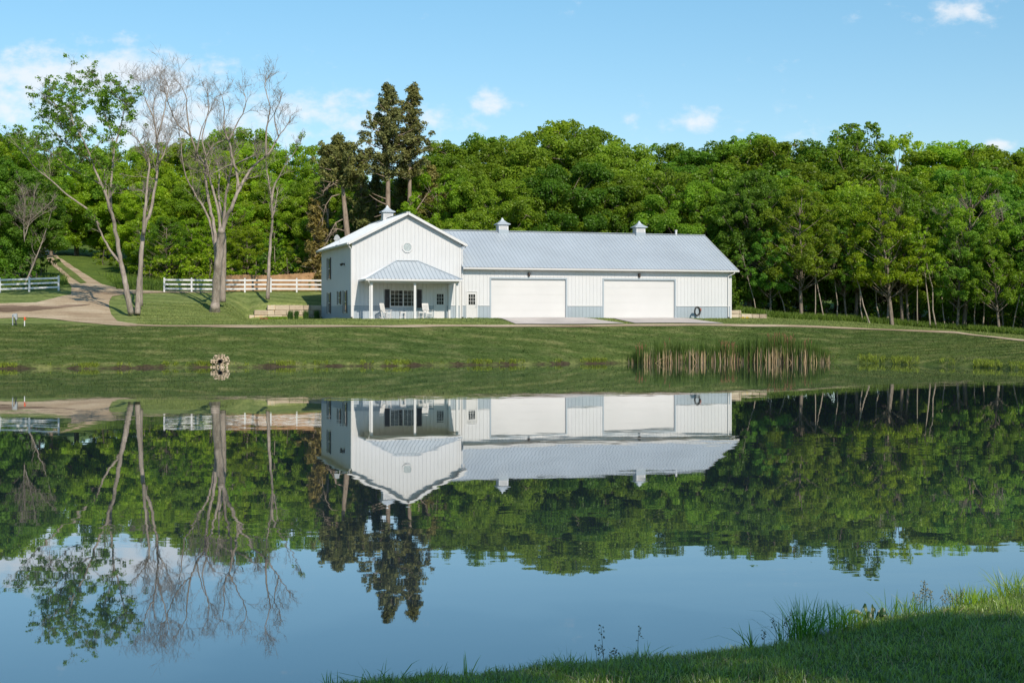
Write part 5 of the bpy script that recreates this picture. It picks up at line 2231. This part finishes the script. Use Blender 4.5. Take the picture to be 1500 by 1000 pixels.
for nm, sel, uv in (('bank_grass', ~up, 0.0), ('lawn_grass', up, 1.0)):
    o = blade_obj(nm, [blades(rng, P[sel], hh[sel], .03 + .03 * rng.random(sel.sum()), .5, .4)], MAT['ground'])
    for an, av in (('upper', uv), ('wild', 0.0), ('soil', 0.0)):
        at_ = o.data.attributes.new(an, 'FLOAT', 'POINT')
        at_.data.foreach_set('value', np.full(len(o.data.vertices), av, dtype=np.float32))
    tag(o, kind='stuff')
# fringe on the far shore
n = 26000
x = -60 + 1640 * rng.random(n)
Ds = np.interp(x, AX, KN[:, 2])
gate = np.sin(x * .11) + np.sin(x * .043 + 2) + np.sin(x * .37) * .6 + np.where(x > 1200, .3, -.35)
k = gate + rng.normal(size=n) * .5 > .55
x, Ds = x[k], Ds[k]
right = x > 1205
D = Ds + np.where(right, -.2 + 2.2 * rng.random(len(x)) ** 1.6, -.15 + .5 * rng.random(len(x)))
X = (x - 750) / F * D
P = np.stack([X, D, np.maximum(h(X, D), 0) - .03], 1)
hh = np.where(right, .08 + .22 * rng.random(len(x)), .07 + .16 * rng.random(len(x)))
mk3 = leaf_mat('shore_grass', (.2, .27, .035), (.28, .36, .04), .35, .45)
o = blade_obj('shore_grass', [blades(rng, P, hh, .02 + .025 * rng.random(len(x)), .3, .4)], mk3)
tag(o, kind='stuff')
# rough grass
n = 60000
x = -30 + 1560 * rng.random(n)
kn = np.stack([np.interp(x, AX, KN[:, k]) for k in range(12)], 1)
D0 = np.where(x < 480, kn[:, 8] + 1.8, kn[:, 6] + 1.2)
D = D0 + np.abs(rng.normal(size=n)) * np.where(x < 480, 6, 2.2)
k = ((x < 480) | (x > 1078))
tx = np.interp(D, [117, 124, 135, 150, 175, 195], [118, 135, 122, 98, 82, 72])
k &= ~((x < 260) & (np.abs(x - tx) < np.interp(D, [117, 124, 150, 190], [50, 36, 18, 10])))
k &= ~((x > 325) & (x < 480) & (D < 131))
x, D = x[k], D[k]
X = (x - 750) / F * D
P = np.stack([X, D, h(X, D) - .03], 1)
o = blade_obj('rough_grass', [blades(rng, P, .25 + .45 * rng.random(len(x)), .03 + .03 * rng.random(len(x)), .3, .4)], leaf_mat('rough_grass', (.12, .2, .032), (.18, .28, .035), .35, .4))
tag(o, kind='stuff')


# ------------------------------------------------------------------ cattails
def cattail_stand(label, x0, x1, prof, seed, n):
    r = np.random.default_rng(seed)
    xm = (x0 + x1) / 2
    Dm = float(np.interp(xm, AX, KN[:, 2]))
    base = Vector(((xm - 750) / F * Dm, Dm, 0))
    root = empty('cattail_stand', base)
    tag(root, label, 'cattails', 'cattails along the far shore')

    def spots(n, jit=1.0):
        # bunches of stems with gaps
        c = x0 + (x1 - x0) * r.random(max(6, n // 16))
        x = np.repeat(c, 16)[:n]
        x = x + r.normal(size=len(x)) * (x1 - x0) * .03
        Ds = np.interp(x, AX, KN[:, 2])
        D = Ds - 1.0 + 1.5 * r.random(len(x))
        return x, np.stack([(x - 750) / F * D - base.x, D - base.y, np.full(len(x), -.15)], 1)
    x, P = spots(n)
    hgt = np.interp(x, *prof) * (.66 + .34 * r.random(len(x)))
    blade_obj('leaves', [blades(r, P, hgt + .15, .03 + .02 * r.random(len(x)), .06, .12)], MAT['reed'], root)
    x, P = spots(int(n * .8))
    hgt = np.interp(x, *prof) * (.22 + .36 * r.random(len(x)))
    blade_obj('dead_stalks', [blades(r, P, hgt + .15, .028 + .025 * r.random(len(x)), np.where(r.random(len(x)) < .12, .9, .05), .1)], MAT['straw'], root)
    x, P = spots(int(n * .05))
    hgt = np.interp(x, *prof) * (.72 + .25 * r.random(len(x)))
    m = MB()
    for p, hg in zip(P, hgt):
        dx = r.normal() * .06
        m.tube([p, (p[0] + dx, p[1], hg)], .008, 4, cap=False)
        m.tube([(p[0] + dx, p[1], hg - .17), (p[0] + dx, p[1], hg - .16), (p[0] + dx * 1.1, p[1], hg)], [.01, .022, .02], 6)
    m.build('seed_heads', simple_mat('cattail_head', (.2, .11, .05), .9, 0, .3, 8), root)


cattail_stand('lower wide stand of cattails with tan dead stalks at the far shore', 926, 1080, ([926, 936, 960, 1000, 1060, 1080], [.9, 1.45, 1.75, 1.85, 1.7, 1.4]), 5, 1050)
cattail_stand('taller stand of cattails nearer the wood on the far shore', 1082, 1215, ([1082, 1095, 1110, 1140, 1165, 1190, 1215], [1.6, 2.05, 2.2, 2.25, 2.0, 1.7, 1.1]), 6, 1150)


# ------------------------------------------------------------------ stone outlet, utility stub, marker
def rock(m, c, r, rs):
    """one rough stone"""
    vs = []
    nu, nv = 7, 5
    ph = [rs.uniform(.75, 1.2) for _ in range(60)]
    sx, sy, sz = rs.uniform(.85, 1.35), rs.uniform(.8, 1.1), rs.uniform(.6, .85)
    rot = rs.uniform(0, 6.28)
    for i in range(nv + 1):
        th = math.pi * i / nv
        for j in range(nu):
            a = 2 * math.pi * j / nu
            k = ph[(i * nu + j) % 60] if 0 < i < nv else 1
            x, y, z = r * k * sx * math.sin(th) * math.cos(a), r * k * sy * math.sin(th) * math.sin(a), r * k * sz * math.cos(th)
            vs.append((c[0] + x * math.cos(rot) - y * math.sin(rot) * .6, c[1] + y, c[2] + z + x * math.sin(rot) * .25))
    fs = []
    for i in range(nv):
        for j in range(nu):
            fs.append((i * nu + j, i * nu + (j + 1) % nu, (i + 1) * nu + (j + 1) % nu, (i + 1) * nu + j))
    m.add(vs, fs)


MAT['rubble'] = simple_mat('rubble_stone', (.38, .30, .2), .9, 0, .3, 6, .02, var2=(.68, .55, .4))
D_ = float(np.interp(322.5, AX, KN[:, 2]))
oc = Vector(((322.5 - 750) / F * D_, D_ - .25, 0))
root = empty('pipe_outlet', oc)
tag(root, 'dark drain pipe set in a round heap of tan stones at the far waterline', 'drain outlet')
rs_ = random.Random(31)
m = MB()
for ring, (rr, nn) in enumerate(((.21, 9), (.34, 13), (.48, 17))):
    for j in range(nn):
        a = 2 * math.pi * j / nn + rs_.uniform(-.1, .1)
        z = .36 + rr * math.sin(a) * .82
        if z < -.12:
            continue
        rock(m, (rr * math.cos(a) * 1.12, .1 + z * .55 + rs_.uniform(-.05, .05), z), rs_.uniform(.075, .11), rs_)
for j in range(7):
    rock(m, (-.5 + j * .16 + rs_.uniform(-.03, .03), -.02, .02), rs_.uniform(.08, .11), rs_)
m.build('stone_surround', MAT['rubble'], root)
m = MB()
m.tube([(0.02, .0, .36), (0.02, .9, .40)], .115, 16, cap=False)
m.tube([(0.02, .35, .36), (0.02, .36, .36)], .112, 16)
m.build('pipe', MAT['void'], root)

g = at_ground(20, 476.6)
gz0 = hz(g.x, g.y)
root = empty('utility_pedestal', (g.x, g.y, gz0))
tag(root, 'grey metal utility stub with a bent open cover on the bank below the gravel drive', 'utility box')
m = MB()
m.box(-.1, -.03, -.035, .035, -.2, .76)
m.build('post', MAT['galv'], root)
m = MB()
m.add([(-.12, -.09, .72), (.0, -.09, .82), (.18, -.07, .84), (.24, -.06, .80), (.26, -.05, .42), (.2, -.06, .36), (.06, -.08, .62)], [(0, 1, 2, 3, 4, 5, 6)])
m.add([(-.12, .07, .72), (.0, .07, .82), (.18, .09, .84), (.24, .1, .80), (.26, .11, .42), (.2, .1, .36), (.06, .08, .62)], [(0, 1, 2, 3, 4, 5, 6)])
for a in range(5):
    m.add([m.v[a], m.v[a + 1], m.v[a + 8], m.v[a + 7]], [(0, 1, 2, 3)])
m.build('cover', MAT['galv'], root)
m = MB()
m.tube([(.1, 0, .5), (.13, 0, .3), (.22, -.02, .02), (.24, -.02, -.1)], [.04, .045, .04, .04], 8)
m.build('cable', MAT['rubber'], root)
g = at_ground(36, 477.4)
root = empty('marker_stake', (g.x, g.y, hz(g.x, g.y)))
tag(root, 'white stake with an orange ribbon top on the bank below the drive', 'marker stake')
m = MB()
m.box(-.03, .03, -.02, .02, -.2, .42)
m.build('stake', MAT['vinyl'], root)
m = MB()
m.tube([(0, 0, .38), (0, 0, .58), (.01, 0, .64)], [.04, .055, .03], 8)
m.add([(-.07, 0, .56), (.02, -.02, .64), (.1, -.02, .56), (.15, -.01, .44), (.1, 0, .46), (.03, 0, .54)], [(0, 1, 2, 3, 4, 5)])
m.add([(-.07, .02, .56), (.02, .0, .64), (.1, .0, .56), (.15, .01, .44), (.1, .02, .46), (.03, .02, .54)], [(0, 5, 4, 3, 2, 1)])
m.build('ribbon', MAT['orange'], root)


# ------------------------------------------------------------------ planting by the stone walls
def clump(name, label, cat, base, n, hgt, spread, mat, seed, group=None, lean=.25, width=.012, part=None, scale=(1, 1)):
    r = np.random.default_rng(seed)
    a, q = r.random(n) * 6.28, np.sqrt(r.random(n)) * spread
    P = np.stack([q * np.cos(a) * scale[0], q * np.sin(a) * scale[1], np.full(n, -.02)], 1)
    o = blade_obj(name, [blades(r, P, hgt * (.55 + .5 * r.random(n)), width * (.7 + .6 * r.random(n)), lean, .45)], mat)
    o.location = base
    return tag(o, label, cat, group)


wf = lambda x, dy: (G(x, 116.0 + (x - 365) * .0165 - dy))
for i, (x, lab) in enumerate(((425.4, 'upright dark green grass clump at the limestone wall, next to the low yellow-green shrub'), (434.2, 'narrowest of the upright grass clumps at the limestone wall'),
                              (448, 'upright grass clump at the limestone wall where its shade begins'), (464, 'upright grass clump by the limestone wall, hard by the house corner'))):
    clump('ornamental_grass', lab, 'ornamental grass', wf(x, .6), 420, .86, .2 if i != 1 else .15, MAT['reed'], 40 + i, 'grass clumps along the limestone wall', .1, .02).color = (.75, 1, 1.1, 1)
rngs = np.random.default_rng(9)
base = wf(406, .75)
cc = [(rngs.uniform(-.72, .72), rngs.uniform(-.2, .2), rngs.uniform(.02, .15)) for _ in range(46)]
root = empty('low_shrub', base)
tag(root, 'low yellow-green mounded shrub against the stepped limestone wall', 'shrub')
o = foliage_obj('foliage', [leaf_quads(rngs, cc, [.13] * 46, [60] * 46, .05)], MAT['grass_tuft'], root)
o.color = (1.5, 1.3, .6, 1)
base = wf(386, .8)
root = empty('low_shrub', base)
tag(root, 'small reddish brown plant at the low end of the stepped limestone wall', 'plant')
cc = [(rngs.uniform(-.28, .28), rngs.uniform(-.15, .15), rngs.uniform(.02, .12)) for _ in range(16)]
o = foliage_obj('foliage', [leaf_quads(rngs, cc, [.1] * 16, [40] * 16, .05)], MAT['seed'], root)
o.color = (1.6, 1.3, 1.5, 1)
for i, x in enumerate((1089, 1096.5)):
    p = B2W(MX1 + .9 + i * .45, -.28)
    root = empty('flower_clump', (p.x, p.y, hz(p.x, p.y)))
    tag(root, 'tiny yellow flower clump at the foot of the low limestone wall', 'flowers', 'yellow flowers by the low limestone wall')
    cc = [(rngs.uniform(-.14, .14), rngs.uniform(-.08, .08), rngs.uniform(.02, .1)) for _ in range(8)]
    o = foliage_obj('flowers', [leaf_quads(rngs, cc, [.06] * 8, [30] * 8, .035)], MAT['straw'], root)
    o.color = (1.5, 1.5, .12, 1)


# ------------------------------------------------------------------ tufts along the near waterline
def near_spot(x, inland):
    Ys = np.arange(5, 40, .02)
    Xs = (x - 750) / F * Ys
    dd = shore_d(Xs, Ys)
    k = np.nonzero(dd <= inland)[0]
    i = k[0] if len(k) else 0
    return Vector((Xs[i], Ys[i], float(hn(np.array([Xs[i]]), np.array([Ys[i]]))[0])))


GT = MAT['grass_tuft']
TUFTS = [
    # x, inland, n, height, spread, lean, width, tone, label
    (1183, .12, 118, 0.461, .13, .3, .011, (.75, 1, .9), 'thick bright green grass tuft beside the white rock'),
    (1163, .15, 56, 0.346, .16, .45, .009, (.8, .9, .8), 'loose grass tuft with fallen blades next to the thickest tuft'),
    (1232, .14, 100, 0.333, .14, .38, .010, (.85, 1, .9), 'shorter grass tuft on the house-wood side of the white rock'),
    (1252, .16, 75, 0.230, .16, .5, .010, (1.25, 1.05, .7), 'low yellowish tuft between the white rock and the broad-leaved plant'),
    (1322, .12, 75, 0.307, .18, .35, .009, (.95, 1, .9), 'grass tuft just past the broad-leaved plant'),
    (1345, .15, 56, 0.256, .15, .4, .008, (1.1, 1, .8), 'thin grass tuft before the blue-grey seed stalks'),
    (1418, .15, 113, 0.313, .16, .3, .010, (1.35, 1.15, .7), 'tall yellow-green sunlit tuft past the blue-grey seed stalks'),
    (1440, .12, 130, 0.249, .2, .35, .010, (1.4, 1.15, .7), 'broad yellow-green sunlit tuft at the bend of the bank'),
    (1463, .15, 97, 0.221, .18, .35, .010, (1.35, 1.1, .7), 'short sunlit tuft near the edge of the bank'),
    (1492, .1, 145, 0.387, .2, .4, .011, (1.4, 1.15, .7), 'tallest sunlit tuft where the bank leaves the picture'),
    (1103, .06, 15, 0.333, .06, .6, .012, (.8, .9, .8), 'few wide bent blades at the waterline short of the thick tufts'),
    (820, .04, 50, 0.256, .1, .7, .010, (1.1, 1.05, .8), 'sprawling low tuft with long arching blades near the middle of the near shore'),
    (850, .06, 75, 0.205, .14, .6, .009, (1.15, 1.05, .75), 'yellowish matted tuft at the foot of the tall seed stalks'),
    (914, .08, 30, 0.192, .08, .4, .008, (.9, 1, .9), 'small upright tuft between two seed stalks on the near shore'),
    (945, .08, 17, 0.282, .07, .6, .014, (.85, 1, .9), 'tuft of broad grass blades under the tallest seed stalk'),
    (784, .05, 17, 0.166, .07, .5, .008, (.95, 1, .9), 'sparse short tuft before the sprawling tuft'),
    (686, .05, 11, 0.307, .04, .25, .012, (1.1, 1.1, .8), 'single tall spike of green blades on the near shore'),
    (640, .06, 32, 0.218, .1, .3, .012, (1.0, 1.05, .8), 'group of upright broad blades by the single tall spike'),
    (560, .05, 27, 0.307, .12, .7, .012, (.95, 1, .8), 'leaning long bladed tuft toward the low end of the near bank'),
    (535, .05, 20, 0.218, .1, .7, .010, (.9, 1, .9), 'flattened tuft of blades beside the leaning long bladed one'),
    (485, .04, 20, 0.230, .06, .5, .012, (.8, .95, .9), 'last little tuft at the low end of the near bank'),
]
for i, (x, inl, n, hgt, spr, lean, wd, tone, lab) in enumerate(TUFTS):
    o = clump('grass_tuft', lab, 'grass tuft', near_spot(x, inl), n, hgt, spr, GT, 100 + i, 'grass tufts along the near waterline', lean, wd)
    o.color = (*tone, 1)


def seed_stalk(x, inl, hgt, seed, lab, k=1, spread=.05, mat='seed'):
    base = near_spot(x, inl)
    root = empty('seed_grass', base)
    tag(root, lab, 'seed grass', 'seed stalks along the near waterline')
    rs = random.Random(seed)
    m = MB()
    cc, cr, cn = [], [], []
    for _ in range(k):
        b = Vector((rs.uniform(-spread, spread), rs.uniform(-spread, spread), -.02))
        hh = hgt * rs.uniform(.75, 1.05)
        t = b + Vector((rs.uniform(-.06, .06) * hh * 3, rs.uniform(-.1, .1) * hh, hh))
        pts = curve_pts(b, t, .02, rs)
        m.tube(pts, [.0025, .0023, .002, .0018, .0012], 4, cap=False)
        for j in range(9):
            f = .68 + .32 * j / 8
            p = b.lerp(t, f) + Vector((rs.uniform(-.018, .018), rs.uniform(-.01, .01), 0)) * (1.3 - f) * 3
            cc.append(tuple(p))
            cr.append(.008)
            cn.append(5)
    m.build('stem', MAT['reed'], root)
    o = foliage_obj('seed_head', [leaf_quads(np.random.default_rng(seed), cc, cr, cn, .009, stretch=1.8)], MAT[mat], root)
    o.color = (.9, 1.9, 2.8, 1)


seed_stalk(893, .05, .40, 1, 'tall pale seed stalk with loose plume on the near shore', 1)
seed_stalk(879, .06, .28, 2, 'two shorter purple seed stalks beside the tall loose plume', 2)
seed_stalk(939, .06, .42, 3, 'tallest single spike seed stalk rising from broad blades', 1)
seed_stalk(903, .07, .2, 4, 'short seed stalk between the loose plume and the tallest spike', 2)
seed_stalk(1148, .06, .36, 5, 'seed stalks leaning over the water by the thick bright tuft', 3)
seed_stalk(1117, .05, .26, 6, 'thin seed stalk rising from the few wide bent blades', 1)
seed_stalk(1372, .1, .34, 7, 'bunch of blue-grey seed stalks between green and sunlit tufts', 14, .2)
clump('grass_tuft', 'blue-grey leafy base under the bunch of seed stalks', 'grass tuft', near_spot(1368, .12), 70, .2, .22, GT, 140, 'grass tufts along the near waterline', .3, .007).color = (.55, .8, 1.6, 1)

# broad-leaved plant
base = near_spot(1278, .1)
root = empty('broadleaf_plant', base)
tag(root, 'broad-leaved dark plant with curling leaves at the near waterline', 'plant')
rs_ = random.Random(17)


def big_leaf(p, az, L, w, rise, droop):
    m = MB()
    vs, fs = [], []
    k = 7
    d = Vector((math.cos(az), math.sin(az), 0))
    s = (Vector((-d.y, d.x, 0)) * .6 + Vector((0, 0, .8 if d.x > 0 else -.8))).normalized()
    for i in range(k):
        t = i / (k - 1)
        c = Vector(p) + d * L * t + Vector((0, 0, rise * math.sin(t * 2.2) - droop * t * t))
        ww = w * math.sin(math.pi * min(1, t * .92 + .06)) ** .8
        vs += [c - s * ww / 2 + Vector((0, 0, ww * .25)), c, c + s * ww / 2 + Vector((0, 0, ww * .25))]
    for i in range(k - 1):
        for j in range(2):
            fs.append((i * 3 + j, i * 3 + j + 1, (i + 1) * 3 + j + 1, (i + 1) * 3 + j))
    m.add(vs, fs)
    return m


for i, (az, L, w, ri, dr) in enumerate(((3.0, .26, .045, .16, .06), (2.7, .13, .07, .15, .12), (.3, .15, .07, .16, .12), (.6, .17, .06, .12, .12), (5.9, .16, .06, .09, .1), (3.6, .14, .06, .1, .12),
                                        (.1, .2, .04, .12, .06), (3.3, .17, .06, .06, .08), (.9, .1, .055, .2, .06), (2.2, .1, .05, .22, .08), (6.1, .12, .06, .2, .1))):
    o = big_leaf((rs_.uniform(-.03, .03), rs_.uniform(-.03, .03), .0), az, L, w, ri, dr).build('leaf', MAT['grass_tuft'], root, smooth=True)
    o.color = (.36, .48, .5, 1)
m = MB()
m.tube([(0, 0, -.02), (.01, 0, .12), (.0, .01, .2)], [.006, .005, .003], 6)
m.build('stem', MAT['reed'], root)
base = near_spot(1204, .2)
m = MB()
rock(m, (0, 0, .04), .075, random.Random(3))
o = m.build('white_rock', MAT['white_rock'])
o.location = base
mo = o.modifiers.new('round', 'SUBSURF')
mo.levels = mo.render_levels = 2
tag(o, 'smooth white rock among the grass tufts at the near waterline', 'rock')
#@@ENDSMALL
